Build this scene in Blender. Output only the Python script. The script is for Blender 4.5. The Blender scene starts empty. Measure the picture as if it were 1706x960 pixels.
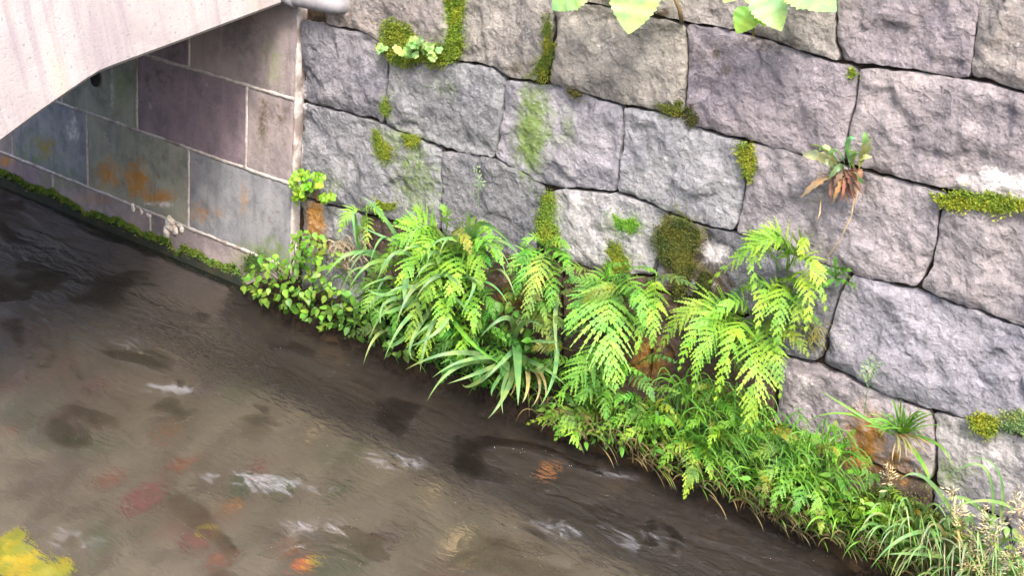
import bpy, math, random
import numpy as np
from mathutils import Vector, Matrix, noise as MN
from mathutils.geometry import delaunay_2d_cdt
random.seed(7); rng = np.random.default_rng(7)

# ------------------------------------------------------------------ camera
IW, IH = 1706.0, 960.0
CX, CY = IW/2, IH/2
VPX = np.array([-2190-CX, -635-CY]); VPU = np.array([-580., 6300.])
F = math.sqrt(-(VPX@VPU))
BETA = math.radians(13.0)                       # the masonry leans back by this much
def nrm(v):
    v = np.asarray(v, float); return v/np.linalg.norm(v)
cX = -nrm([VPX[0], VPX[1], F]); cU = -nrm([VPU[0], VPU[1], F]); cN = np.cross(cU, cX)
cZ = math.cos(BETA)*cU - math.sin(BETA)*cN      # true vertical seen from the camera
cY = math.cos(BETA)*cN + math.sin(BETA)*cU
ROT = np.array([cX, cY, cZ])                    # camera vector (right, down, forward) -> world
def ray(px, py): return ROT@np.array([px-CX, py-CY, F])
UPW = np.array([0, math.sin(BETA), math.cos(BETA)])   # up the face of the wall
OUT = np.array([0, -math.cos(BETA), math.sin(BETA)])  # out of the face of the wall
_d = ray(853, 672)                              # a pixel on the waterline fixes the camera's height and distance
DIST = 2.75
CAM = -_d/_d[1]*DIST
CAM[0] = 0.0
def P(px, py, n=0.0):                           # pixel -> point on the plane n metres out from the wall
    d = ray(px, py); o = OUT
    return CAM + d*((n - CAM@o)/(d@o))
def WA(px, py, z=0.0):                          # pixel -> point on the water
    d = ray(px, py); return CAM + d*((z-CAM[2])/d[2])
def ST(p): return np.array([p[0], p@UPW])       # wall coordinates (along, up the face)
def W3(s, t, n=0.0): return np.array([s, 0, 0]) + UPW*t + OUT*n
def mpp(p): return np.linalg.norm(np.asarray(p)-CAM)/F      # metres a pixel covers at that point
def PX(p):                                      # world -> pixel
    c = ROT.T@(np.asarray(p)-CAM); return CX+F*c[0]/c[2], CY+F*c[1]/c[2]
def wst(px, py): return ST(P(px, py))

sc = bpy.context.scene
cd = bpy.data.cameras.new('camera'); cam = bpy.data.objects.new('camera', cd)
sc.collection.objects.link(cam); sc.camera = cam
cd.sensor_width = 36; cd.lens = 36*F/IW; cd.clip_end = 500; cd.clip_start = 0.05
RB = ROT@np.diag([1, -1, -1.])
M4 = Matrix.Identity(4)
for i in range(3):
    for j in range(3): M4[i][j] = RB[i, j]
    M4[i][3] = CAM[i]
cam.matrix_world = M4

# ------------------------------------------------------------------ light
SUN_EL, SUN_AZ = math.radians(58), math.radians(118)   # azimuth clockwise from +Y (into the wall)
wd = bpy.data.worlds.new('World'); sc.world = wd; wd.use_nodes = True
wn = wd.node_tree.nodes; bg = wn['Background']
sky = wn.new('ShaderNodeTexSky'); sky.sky_type = 'NISHITA'; sky.sun_disc = False
sky.sun_elevation = SUN_EL; sky.sun_rotation = SUN_AZ
sky.air_density = 1.0; sky.dust_density = 6.0; sky.ozone_density = 0.6
wd.node_tree.links.new(sky.outputs[0], bg.inputs[0]); bg.inputs[1].default_value = 0.15
sl = bpy.data.lights.new('sun', 'SUN'); sl.energy = 1.5; sl.angle = math.radians(14); sl.color = (1, .96, .9)
so = bpy.data.objects.new('sun', sl); sc.collection.objects.link(so)
sd = Vector((math.sin(SUN_AZ)*math.cos(SUN_EL), math.cos(SUN_AZ)*math.cos(SUN_EL), math.sin(SUN_EL)))
so.rotation_euler = sd.to_track_quat('Z', 'Y').to_euler(); so.location = (4, -4, 8)
sc.view_settings.view_transform = 'Standard'; sc.view_settings.look = 'None'
sc.view_settings.exposure = 1.66; sc.view_settings.gamma = 1
sc.render.engine = 'CYCLES'; sc.cycles.max_bounces = 10; sc.cycles.transparent_max_bounces = 16
sc.cycles.caustics_refractive = True; sc.cycles.caustics_reflective = False
sc.cycles.sample_clamp_indirect = 6

# ------------------------------------------------------------------ helpers
C = sc.collection
def mesh_obj(name, verts, faces, mat, parent=None, smooth=True, color=None, mats=None):
    v = np.asarray(verts, float)
    if parent is not None: v = v - np.array(parent.location)
    me = bpy.data.meshes.new(name); me.from_pydata(v.tolist(), [], faces if isinstance(faces, list) else faces.tolist())
    me.materials.append(mat)
    if smooth: me.polygons.foreach_set('use_smooth', [True]*len(me.polygons))
    me.update()
    o = bpy.data.objects.new(name, me); C.objects.link(o)
    if parent is not None: o.parent = parent
    if color is not None: o.color = (*color, 1)
    return o
def tag(o, label=None, cat=None, group=None, kind=None):
    if label: o['label'] = label
    if cat: o['category'] = cat
    if group: o['group'] = group
    if kind: o['kind'] = kind
    return o
def thing(name, loc, label, cat, group=None):
    o = bpy.data.objects.new(name, None); C.objects.link(o); o.location = tuple(loc); o.empty_display_size = .05
    return tag(o, label, cat, group)
def fb(p, sc_, oct_=4, seed=0.0):
    return MN.fractal(Vector((p[0]*sc_+seed, p[1]*sc_+seed*1.7, seed*.37)), 1.0, 2.1, oct_)

class NT:
    def __init__(s, name):
        s.m = bpy.data.materials.new(name); s.m.use_nodes = True
        s.t = s.m.node_tree; s.t.nodes.clear()
        s.out = s.n('ShaderNodeOutputMaterial')
    def n(s, typ, **kw):
        x = s.t.nodes.new(typ)
        for k, v in kw.items(): setattr(x, k, v)
        return x
    def set(s, sock, v):
        if v is None: return
        if isinstance(v, bpy.types.NodeSocket): s.t.links.new(v, sock)
        elif isinstance(v, (tuple, list)) and len(v) == 3 and sock.type == 'RGBA': sock.default_value = (*v, 1)
        else: sock.default_value = v
    def coord(s, which='Object', scale=(1, 1, 1), rot=(0, 0, 0)):
        g = s.n('ShaderNodeNewGeometry').outputs['Position'] if which == 'World' else s.n('ShaderNodeTexCoord').outputs[which]
        mp = s.n('ShaderNodeMapping'); s.set(mp.inputs[0], g); mp.inputs['Scale'].default_value = scale; mp.inputs['Rotation'].default_value = rot
        return mp.outputs[0]
    def noise(s, vec, scale, detail=4, rough=.55, dist=0.0):
        x = s.n('ShaderNodeTexNoise'); s.set(x.inputs['Vector'], vec); x.inputs['Scale'].default_value = scale
        x.inputs['Detail'].default_value = detail; x.inputs['Roughness'].default_value = rough; x.inputs['Distortion'].default_value = dist
        return x.outputs['Fac']
    def ramp(s, v, a, b, lo=0.0, hi=1.0):
        x = s.n('ShaderNodeMapRange', interpolation_type='SMOOTHSTEP'); s.set(x.inputs[0], v)
        for i, q in enumerate((a, b, lo, hi)): x.inputs[i+1].default_value = q
        return x.outputs[0]
    def math(s, op, a, b=None):
        x = s.n('ShaderNodeMath', operation=op); s.set(x.inputs[0], a)
        if b is not None: s.set(x.inputs[1], b)
        return x.outputs[0]
    def mix(s, f, a, b, mode='MIX'):
        x = s.n('ShaderNodeMix', data_type='RGBA', blend_type=mode)
        s.set(x.inputs[0], f); s.set(x.inputs[6], a); s.set(x.inputs[7], b); return x.outputs[2]
    def bump(s, h, strength, dist, prev=None):
        x = s.n('ShaderNodeBump'); s.set(x.inputs['Height'], h); x.inputs['Strength'].default_value = strength; x.inputs['Distance'].default_value = dist
        if prev is not None: s.set(x.inputs['Normal'], prev)
        return x.outputs[0]
    def principled(s, color, rough=.8, normal=None, spec=.3):
        x = s.n('ShaderNodeBsdfPrincipled'); s.set(x.inputs['Base Color'], color); s.set(x.inputs['Roughness'], rough)
        x.inputs['Specular IOR Level'].default_value = spec
        if normal is not None: s.set(x.inputs['Normal'], normal)
        return x
    def done(s, shader): s.t.links.new(shader, s.out.inputs['Surface']); return s.m

# ------------------------------------------------------------------ materials
def mat_stone(name, rough_face=True):
    k = NT(name); w = k.coord('World')
    oi = k.n('ShaderNodeObjectInfo'); rnd = oi.outputs['Random']
    tint = oi.outputs['Color']
    off = k.n('ShaderNodeVectorMath', operation='ADD'); k.set(off.inputs[0], w)
    cmb = k.n('ShaderNodeCombineXYZ'); k.set(cmb.inputs[0], k.math('MULTIPLY', rnd, 40.)); k.set(off.inputs[1], cmb.outputs[0]); p = off.outputs[0]
    big = k.noise(p, 5, 4, .6, .6); mid = k.noise(p, 22, 6, .65, .4); fine = k.noise(p, 110, 5, .7)
    st = k.n('ShaderNodeMapping'); k.set(st.inputs[0], p); st.inputs['Rotation'].default_value = (0, .75, 0); st.inputs['Scale'].default_value = (1, 1, 2.2)
    streak = k.noise(st.outputs[0], 9, 7, .72, .35)
    col = k.mix(k.ramp(big, .3, .7), k.mix(1., tint, (.66, .66, .70), 'MULTIPLY'), k.mix(1., tint, (1.25, 1.20, 1.14), 'MULTIPLY'))
    col = k.mix(k.ramp(mid, .35, .7, 0, .55), col, k.mix(1., tint, (1.45, 1.4, 1.38), 'MULTIPLY'))
    if rough_face:
        col = k.mix(k.ramp(streak, .42, .30, 0, .5), col, k.mix(1., tint, (.40, .42, .48), 'MULTIPLY'))
        col = k.mix(k.ramp(streak, .56, .72, 0, .6), col, k.mix(1., tint, (1.9, 1.85, 1.85), 'MULTIPLY'))
        col = k.mix(k.ramp(fine, .58, .72, 0, .6), col, (.60, .56, .56))
    col = k.mix(k.ramp(fine, .42, .28, 0, .5), col, k.mix(1., tint, (.4, .4, .42), 'MULTIPLY'))
    at = k.n('ShaderNodeAttribute', attribute_name='stain'); sp = k.n('ShaderNodeSeparateColor'); k.set(sp.inputs[0], at.outputs['Color'])
    brk = k.noise(p, 30, 5, .65, .3)
    def mask(ch, lo, hi): return k.ramp(k.math('ADD', ch, k.math('MULTIPLY', k.math('MULTIPLY', k.math('SUBTRACT', brk, .5), k.math('MINIMUM', k.math('MULTIPLY', ch, 4.), 1.)), 1.6)), lo*.7, hi*1.1)
    col = k.mix(mask(sp.outputs[2], .35, .8), col, k.mix(brk, (.05, .036, .018), (.12, .085, .05)))
    col = k.mix(mask(sp.outputs[1], .35, .9), col, k.mix(mid, (.34, .14, .02), (.50, .27, .07)))
    lich = k.n('ShaderNodeAttribute', attribute_name='lichen')
    col = k.mix(mask(lich.outputs['Fac'], .45, .75), col, (.66, .62, .60))
    col = k.mix(k.math('MULTIPLY', mask(sp.outputs[0], .25, 1.0), .85), col, k.mix(mid, (.09, .16, .015), (.22, .34, .045)))
    if rough_face:
        h = k.math('ADD', k.math('MULTIPLY', mid, 1.0), k.math('MULTIPLY', streak, .9))
        b = k.bump(h, .65, .020); b = k.bump(k.noise(p, 55, 6, .75, .2), .8, .010, b); b = k.bump(fine, .8, .006, b)
        wv = k.n('ShaderNodeVectorMath', operation='ADD'); k.set(wv.inputs[0], p); dn = k.n('ShaderNodeTexNoise'); k.set(dn.inputs['Vector'], p); dn.inputs['Scale'].default_value = 25; dn.inputs['Detail'].default_value = 4
        ms = k.n('ShaderNodeVectorMath', operation='SCALE'); k.set(ms.inputs[0], dn.outputs['Color']); ms.inputs['Scale'].default_value = .05; k.set(wv.inputs[1], ms.outputs[0])
        vo = k.n('ShaderNodeTexVoronoi', feature='F1'); k.set(vo.inputs['Vector'], wv.outputs[0]); vo.inputs['Scale'].default_value = 38
        b = k.bump(vo.outputs['Distance'], .55, .014, b)
        b = k.bump(k.noise(p, 320, 3, .7), .5, .002, b)
        fl = k.noise(p, 42, 6, .8, .8); col = k.mix(k.ramp(fl, .52, .66, 0, .5), col, k.mix(1., tint, (1.9, 1.85, 1.9), 'MULTIPLY')); col = k.mix(k.ramp(fl, .46, .34, 0, .45), col, k.mix(1., tint, (.42, .42, .45), 'MULTIPLY'))
    else:
        vs_ = k.noise(k.coord('World', (5, 1, .8)), 3, 5, .6, .4)
        col = k.mix(k.ramp(vs_, .5, .75, 0, .45), col, k.mix(1., tint, (.45, .42, .42), 'MULTIPLY')); col = k.mix(k.ramp(vs_, .45, .25, 0, .4), col, k.mix(1., tint, (1.7, 1.6, 1.65), 'MULTIPLY'))
        b = k.bump(mid, .45, .008); b = k.bump(fine, .6, .003, b)
    s = k.principled(col, k.ramp(mid, .3, .7, .7, .95), b, .25)
    return k.done(s.outputs[0])
def mat_simple(name, c1, c2, scale=30, rough=.9, bump=.5, bd=.004, c3=None, s3=8):
    k = NT(name); p = k.coord('World'); n1 = k.noise(p, scale, 6, .65); n2 = k.noise(p, s3, 3, .6, .5)
    col = k.mix(k.ramp(n1, .3, .7), c1, c2)
    if c3: col = k.mix(k.ramp(n2, .5, .7), col, c3)
    b = k.bump(n1, bump, bd); b = k.bump(k.noise(p, scale*5, 3, .7), bump, bd*.3, b)
    return k.done(k.principled(col, rough, b, .25).outputs[0])
def mat_leaf(name, trans=.35, rough=.45, vein=True):
    k = NT(name); oi = k.n('ShaderNodeObjectInfo'); p = k.coord('World')
    n1 = k.noise(p, 18, 3, .6); n2 = k.noise(p, 160, 3, .6)
    g = oi.outputs['Color']
    col = k.mix(k.ramp(n1, .35, .68), k.mix(1., g, (.55, .72, .8), 'MULTIPLY'), k.mix(1., g, (1.25, 1.1, .9), 'MULTIPLY'))
    col = k.mix(k.ramp(n2, .35, .7, 0, .4), col, k.mix(1., g, (.7, .75, .6), 'MULTIPLY'))
    s = k.principled(col, rough, k.bump(n2, .3, .002), .35)
    t = k.n('ShaderNodeBsdfTranslucent'); k.set(t.inputs[0], k.mix(1., col, (1.15, 1.1, .5), 'MULTIPLY'))
    mx = k.n('ShaderNodeMixShader'); mx.inputs[0].default_value = trans
    k.t.links.new(s.outputs[0], mx.inputs[1]); k.t.links.new(t.outputs[0], mx.inputs[2])
    return k.done(mx.outputs[0])
M_ROCK = mat_stone('split_stone'); M_BLOCK = mat_stone('sawn_stone', False)
M_MORTAR = mat_simple('mortar', (.33, .29, .27), (.52, .48, .45), 40, .95, .6, .004, (.22, .18, .165), 9)
M_SOIL = mat_simple('soil', (.012, .009, .007), (.045, .030, .019), 45, .95, .9, .01, (.07, .044, .022), 9)  # soil darkened to stand for the shade under the overhanging plants
M_FERN = mat_leaf('fern_leaf', .3, .5); M_GRASS = mat_leaf('grass_leaf', .35, .4); M_LEAF = mat_leaf('broad_leaf', .4, .4)
M_MOSS = mat_leaf('moss', .15, .9); M_DRY = mat_leaf('dry_straw', .2, .8)

# ------------------------------------------------------------------ setting: water, bed, banks
def grid(x0, x1, y0, y1, nx, ny, zf):
    xs = np.linspace(x0, x1, nx); ys = np.linspace(y0, y1, ny)
    v = [(x, y, zf(x, y)) for y in ys for x in xs]
    f = [(j*nx+i, j*nx+i+1, (j+1)*nx+i+1, (j+1)*nx+i) for j in range(ny-1) for i in range(nx-1)]
    return v, f
def mat_bed():
    k = NT('streambed_silt'); p = k.coord('World')
    n0 = k.noise(p, 1.6, 3, .55, .4); n1 = k.noise(p, 5, 4, .6, .8); n2 = k.noise(p, 26, 5, .65)
    col = k.mix(k.ramp(n1, .3, .7), (.10, .085, .066), (.25, .22, .175))
    col = k.mix(k.ramp(n0, .52, .68, 0, .6), col, (.22, .115, .085))
    pm = k.n('ShaderNodeMapping'); k.set(pm.inputs[0], p); pm.inputs['Location'].default_value = (3, 9, 1)
    col = k.mix(k.ramp(k.noise(pm.outputs[0], 3.4, 3, .5, .5), .56, .70, 0, .8), col, (.08, .11, .06))
    col = k.mix(k.ramp(n2, .45, .75, 0, .5), col, (.34, .31, .26))
    return k.done(k.principled(col, .9, k.bump(n2, .6, .01), .2).outputs[0])
def mat_water():
    k = NT('stream_water'); 
    p1 = k.coord('World', (1.0, 3.2, 1), (0, 0, math.radians(-8))); p2 = k.coord('World', (1, 2.2, 1), (0, 0, math.radians(14)))
    a = k.noise(p1, 7, 3, .5, .6); b = k.noise(p2, 24, 4, .55, 1.0); c = k.noise(p1, 70, 3, .6, .8)
    pt = k.ramp(k.noise(k.coord('World', (.8, 1.6, 1)), 2.6, 3, .55, .6),   .56, .74)
    bn = k.bump(a, .5, .045); bn = k.bump(b, .55, .016, bn); bn = k.bump(k.math('MULTIPLY', c, pt), 1.0, .11, bn); bn = k.bump(c, .35, .003, bn)
    g = k.n('ShaderNodeBsdfPrincipled'); g.inputs['Base Color'].default_value = (.94, .93, .90, 1)
    g.inputs['Transmission Weight'].default_value = 1; g.inputs['Roughness'].default_value = .04; g.inputs['IOR'].default_value = 1.33
    k.set(g.inputs['Normal'], bn)
    silt = k.principled(k.mix(k.ramp(k.noise(k.coord('World', (1, 1.6, 1)), 2.2, 4, .6, .5), .3, .7), (.098, .086, .076), (.158, .138, .122)), .25, bn, .5)
    mx = k.n('ShaderNodeMixShader'); mx.inputs[0].default_value = .15
    k.t.links.new(g.outputs[0], mx.inputs[1]); k.t.links.new(silt.outputs[0], mx.inputs[2])
    # sky glints painted as whitish streaks in a few drawn-out patches
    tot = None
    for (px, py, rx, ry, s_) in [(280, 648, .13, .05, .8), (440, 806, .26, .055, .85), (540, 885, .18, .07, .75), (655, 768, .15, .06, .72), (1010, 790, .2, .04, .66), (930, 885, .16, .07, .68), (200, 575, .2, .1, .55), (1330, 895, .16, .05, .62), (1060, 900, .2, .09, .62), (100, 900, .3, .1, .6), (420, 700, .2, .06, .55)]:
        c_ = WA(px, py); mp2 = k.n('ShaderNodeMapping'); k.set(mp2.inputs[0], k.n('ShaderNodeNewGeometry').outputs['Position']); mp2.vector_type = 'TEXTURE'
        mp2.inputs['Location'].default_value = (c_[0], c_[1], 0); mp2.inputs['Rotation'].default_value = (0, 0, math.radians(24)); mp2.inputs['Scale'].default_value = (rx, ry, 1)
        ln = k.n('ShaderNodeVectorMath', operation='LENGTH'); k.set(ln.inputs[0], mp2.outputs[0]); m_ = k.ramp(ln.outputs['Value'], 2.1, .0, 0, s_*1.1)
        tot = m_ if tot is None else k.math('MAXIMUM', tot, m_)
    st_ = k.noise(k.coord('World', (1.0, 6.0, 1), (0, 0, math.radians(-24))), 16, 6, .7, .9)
    glint = k.ramp(k.math('MULTIPLY', k.math('MULTIPLY', st_, tot), k.ramp(k.noise(k.coord('World', (1, 2, 1)), 9, 4, .65, .8), .32, .62, .35, 1.15)), .25, .60, 0, .36)
    ws = k.principled((.42, .43, .48), .3, bn, .5); mf = k.n('ShaderNodeMixShader'); k.set(mf.inputs[0], glint)
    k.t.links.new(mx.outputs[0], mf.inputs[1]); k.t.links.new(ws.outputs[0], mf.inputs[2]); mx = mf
    va = k.n('ShaderNodeVolumeAbsorption'); va.inputs['Color'].default_value = (.50, .46, .34, 1); va.inputs['Density'].default_value = 1.7
    k.t.links.new(va.outputs[0], k.out.inputs['Volume'])
    return k.done(mx.outputs[0])
def smooth(a, b, x): u = max(0, min(1, (x-a)/(b-a))); return u*u*(3-2*u)
def bedz(x, y):                                       # shoaling towards the near bank; deepened at masonry and bridge to imitate shade
    return -.10 - .10*smooth(-1.2, -.45, y) - .60*smooth(-.34, -.05, y) - .16*smooth(xf_+.4, xf_-.8, x)*smooth(-1.2, -.4, y) + .03*fb((x, y), 1.7, 3, 4.) + .015*fb((x, y), 7, 3, 9.)
xf_ = P(495, 0)[0]
def on_bed(px, py, lift=0.0):                         # pixel -> point on the bed, through the bent ray
    w = WA(px, py); d = nrm(ray(px, py)); e = np.array([d[0], d[1], 0])/1.33; e[2] = -math.sqrt(max(.05, 1-e@e)); z = -.2
    for _ in range(6): q = w+e*(z/e[2]); z = bedz(q[0], q[1])
    return w+e*((z+lift if lift >= 0 else lift)/e[2])      # a negative lift is a depth below the surface
v, f = grid(-12, 6, -2.46, .2, 180, 60, bedz)
tag(mesh_obj('streambed', v, f, mat_bed()), kind='structure')
v, f = grid(-12, 6, -2.44, .04, 320, 90, lambda x, y: .006*fb((x*.8, y*2), 3.0, 2, 2.) + .0025*fb((x, y*2.2), 11, 2, 6.))
nx_, ny_ = 320, 90; base_ = len(v); ring_ = list(range(nx_)) + [j*nx_+nx_-1 for j in range(1, ny_)] + [(ny_-1)*nx_+i for i in range(nx_-2, -1, -1)] + [j*nx_ for j in range(ny_-2, 0, -1)]
v = v + [(v[i][0], v[i][1], -1.3) for i in ring_]; m_ = len(ring_)
f = f + [(ring_[(i+1) % m_], ring_[i], base_+i, base_+(i+1) % m_) for i in range(m_)] + [tuple(base_+i for i in range(m_-1, -1, -1))]
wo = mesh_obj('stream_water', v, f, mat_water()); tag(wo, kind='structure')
wo.data.polygons.foreach_set('use_smooth', [i < (nx_-1)*(ny_-1) for i in range(len(wo.data.polygons))])
ZTOP = 1.86
M_GROUND = mat_simple('ground_earth', (.06, .05, .03), (.12, .11, .06), 12, .95, .8, .02, (.05, .09, .02), 3)
ytop = ZTOP*math.tan(BETA)
v, f = grid(-150, 150, ytop+.05, 300, 24, 24, lambda x, y: ZTOP)
tag(mesh_obj('ground', v, f, M_GROUND), kind='structure')
bv = [(-150, -150, 1.0), (150, -150, 1.0), (150, -2.40, 1.0), (-150, -2.40, 1.0), (150, -2.42, -.6), (-150, -2.42, -.6)]
tag(mesh_obj('near_bank', bv, [(0, 1, 2, 3), (3, 2, 4, 5)], M_GROUND, smooth=False), kind='structure')

# ------------------------------------------------------------------ masonry
SPOTS = []      # (px, py, rx, ry, channel, strength): stains that live on the stones
def spot(ch, px, py, rx, ry, s=1.0): SPOTS.append((px, py, rx, ry, ch, s))
for a in [(890, 205, 34, 85, 1.), (945, 215, 18, 60, .55), (880, 270, 30, 30, .7), (690, 290, 40, 75, .8), (660, 240, 22, 45, .6), (740, 145, 45, 30, .45), (560, 300, 30, 60, .3),
          (700, 320, 40, 40, .7), (915, 370, 18, 50, .7), (1050, 375, 40, 20, .6), (935, 290, 30, 25, .35), (1410, 560, 30, 60, .25), (1210, 690, 70, 40, .7),
          (1580, 790, 60, 40, .6), (1640, 720, 40, 18, .7), (60, 250, 60, 40, .55), (200, 150, 24, 55, .5), (455, 110, 25, 60, .5), (100, 300, 60, 30, .5), (440, 430, 60, 35, .8), (30, 200, 30, 40, .3), (440, 250, 20, 60, .3)]: spot(0, *a)
for a in [(525, 365, 17, 42, 1.3), (535, 405, 26, 30, .7), (1440, 740, 45, 60, 1.0), (1500, 770, 40, 45, .7), (1445, 715, 15, 25, 1.1), (860, 500, 50, 40, .6), (1080, 600, 40, 40, .9), (1180, 660, 50, 30, .7),
          (228, 300, 26, 34, .95), (265, 328, 32, 14, .9), (180, 290, 28, 34, .8), (75, 245, 30, 22, .6), (340, 355, 40, 22, .55), (408, 330, 14, 44, .5), (10, 270, 18, 12, .9), (160, 330, 60, 22, .5)]: spot(1, *a)
for a in [(1140, 420, 45, 70, 1.2), (1180, 480, 50, 60, 1.0), (1140, 470, 40, 50, 1.), (1180, 90, 45, 40, .5), (1210, 120, 30, 30, .45), (880, 115, 40, 22, .6), (850, 80, 25, 30, .35), (1100, 20, 40, 14, .7), (1280, 70, 90, 20, .55),
          (1400, 80, 25, 30, .4), (505, 190, 18, 40, .5), (520, 240, 30, 40, .3), (1150, 190, 14, 25, .8), (570, 25, 30, 30, .45), (1040, 110, 60, 40, .25), (1160, 610, 70, 60, .8), (960, 490, 60, 60, .7), (830, 520, 60, 70, .8),
          (440, 200, 18, 60, .6), (470, 190, 14, 70, .5), (260, 130, 50, 35, .4), (420, 60, 40, 50, .3), (350, 180, 40, 25, .25), (460, 370, 40, 60, .3), (190, 100, 30, 30, .4), (260, 275, 50, 35, .35), (380, 270, 40, 18, .3)]: spot(2, *a)
for a in [(1000, 385, 65, 60, .42), (1060, 410, 40, 60, .4), (960, 335, 45, 14, .7), (1190, 420, 28, 22, .9), (1170, 480, 30, 22, .7), (1650, 300, 60, 25, .9), (1690, 310, 25, 30, 1.), (1630, 290, 20, 15, .8), (505, 165, 8, 26, .9), (500, 250, 6, 60, .8),
          (1340, 640, 70, 22, .45), (1650, 760, 70, 40, .5), (1580, 60, 80, 50, .3), (1010, 80, 50, 14, .3), (187, 150, 8, 50, .55), (120, 210, 16, 38, .5), (342, 145, 7, 22, .45), (255, 175, 24, 18, .3), (178, 235, 8, 36, .4), (330, 270, 40, 20, .25), (270, 340, 40, 6, .6)]: spot(3, *a)
for a in [(665, 75, 42, 42, .7), (755, 50, 28, 60, .7), (910, 90, 16, 55, .7), (645, 178, 14, 24, .7), (637, 245, 22, 36, .8), (686, 235, 24, 16, .7), (1245, 270, 18, 40, .7), (1115, 182, 30, 14, .6), (1640, 335, 90, 14, .7), (915, 370, 24, 50, .8), (1035, 372, 40, 20, .8), (1028, 432, 32, 32, .8), (1130, 400, 45, 60, .7), (1640, 710, 32, 20, .8), (885, 225, 30, 80, 1.15)]: spot(0, *a)
def stains(o, world_v):
    me = o.data; n = len(me.vertices)
    pix = np.array([PX(p) for p in world_v]); ch = np.zeros((n, 4))
    for px, py, rx, ry, c, s in SPOTS:
        d = ((pix[:, 0]-px)/rx)**2 + ((pix[:, 1]-py)/ry)**2
        ch[:, c] = np.maximum(ch[:, c], s*np.exp(-d*.9))
    a = me.color_attributes.new('stain', 'FLOAT_COLOR', 'POINT')
    a.data.foreach_set('color', np.c_[ch[:, :3], np.ones(n)].ravel())
    b = me.attributes.new('lichen', 'FLOAT', 'POINT'); b.data.foreach_set('value', ch[:, 3])
def facet(s, t, seed):
    ds, pts = MN.voronoi(Vector((s*6+seed, t*8+seed*.7, .3)))
    c = pts[0]; h = math.sin(c[0]*12.9+c[1]*7.3)*.5; g = math.sin(c[0]*5.1-c[1]*9.7)*.6
    return (h*.4 + g*(s*6+seed-c[0])*.9 + h*(t*8+seed*.7-c[1])*.9)
def build_stone(name, poly, parent, mat, color, rough=True, gap=-.0035, depth=.10, bulge=.016, step=.014, seed=None, base_n=0.0):
    seed = random.uniform(0, 50) if seed is None else seed
    P2 = [np.asarray(p, float) for p in poly]
    area = sum(P2[i][0]*P2[(i+1) % len(P2)][1]-P2[(i+1) % len(P2)][0]*P2[i][1] for i in range(len(P2)))
    if area < 0: P2 = P2[::-1]
    B = []
    for i in range(len(P2)):
        a, b = P2[i], P2[(i+1) % len(P2)]; m = max(1, int(round(np.linalg.norm(b-a)/step)))
        B += [a+(b-a)*j/m for j in range(m)]
    B = np.array(B)
    B = (np.roll(B, 1, 0) + 2*B + np.roll(B, -1, 0))/4 if rough else B
    n = len(B); tg = np.roll(B, -1, 0)-np.roll(B, 1, 0); nr = np.c_[-tg[:, 1], tg[:, 0]]; nr /= np.linalg.norm(nr, axis=1)[:, None]+1e-9
    jit = np.array([fb(p, 16, 3, seed) + .8*fb(p, 55, 2, seed+2) + 1.6*max(0, fb(p, 8, 2, seed+9)-.25) for p in B]) if rough else np.array([fb(p, 20, 2, seed)*.2 for p in B])
    B = B + nr*(gap + .0035*(1+1.3*jit))[:, None] if rough else B + nr*(gap+.0008*jit)[:, None]
    # an uneven lattice of points inside the outline, so that the break of the stone does not follow its shape
    g = step*.85; lo, hi = B.min(0), B.max(0); G = np.array([(x, y) for y in np.arange(lo[1], hi[1], g) for x in np.arange(lo[0], hi[0], g)])
    G = G + rng.uniform(-.32, .32, G.shape)*g
    A_, D_ = B, np.roll(B, -1, 0)-B; dd = (D_**2).sum(1)+1e-12
    def edge_dist(Q):
        u = np.clip(((Q[:, None, :]-A_[None])*D_[None]).sum(2)/dd[None], 0, 1); return np.sqrt((((A_[None]+u[:, :, None]*D_[None])-Q[:, None, :])**2).sum(2)).min(1)
    ins = np.zeros(len(G), bool); x, y = G[:, 0], G[:, 1]
    for a, b in zip(B, np.roll(B, -1, 0)):
        ins ^= ((a[1] > y) != (b[1] > y)) & (x < (b[0]-a[0])*(y-a[1])/(b[1]-a[1]+1e-15)+a[0])
    G = G[ins]; ed = edge_dist(G); G, ed = G[ed > .004], ed[ed > .004]
    allp = np.vstack([B, G]); res = delaunay_2d_cdt([Vector(p) for p in allp], [(i, (i+1) % n) for i in range(n)], [list(range(n))], 1, 1e-7)
    q2 = np.array([tuple(p) for p in res[0]]); e2 = edge_dist(q2); vs = []
    for q, e in zip(q2, e2):
        if rough:
            ew = .005+.007*fb(q, 12, 2, seed+3); k = min(1, e/max(.004, ew)); k = k*(2-k); far = min(1, .3+e/.04)
            nn = -.0035*(1-k) + bulge*min(1, e/.10) + far*(.016*fb(q, 5, 4, seed) + .020*MN.ridged_multi_fractal(Vector((q[0]*7+seed, q[1]*7-q[0]*3, seed)), 1.0, 2.2, 4, 1.0, 2.0)*.35 - .009 + .020*facet(q[0]*.8+q[1]*.5, q[1]*.8-q[0]*.4, seed) + .007*fb(q, 19, 4, seed+5)) + .0025*fb(q, 60, 2, seed) - .012*max(0, min(1, (fb(q, 9, 2, seed+7)-.22)*6))*max(0, 1-e/.03)
        else: nn = -.0015*(1-min(1, e/.004)) + .0016*fb(q, 9, 3, seed)
        vs.append(W3(q[0], q[1], base_n+nn))
    fs = [tuple(f_) for f_ in res[2]]
    cnt = {}
    for f_ in fs:
        for a, b in zip(f_, f_[1:]+f_[:1]): cnt[(a, b)] = 1
    rim = [(a, b) for (a, b) in cnt if (b, a) not in cnt]; mp_ = {}
    for a, b in rim:
        for v_ in (a, b):
            if v_ not in mp_: mp_[v_] = len(vs); vs += [vs[v_], W3(q2[v_][0], q2[v_][1], base_n-depth)]
    fs += [(mp_[b], mp_[a], mp_[a]+1, mp_[b]+1) for a, b in rim]
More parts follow.
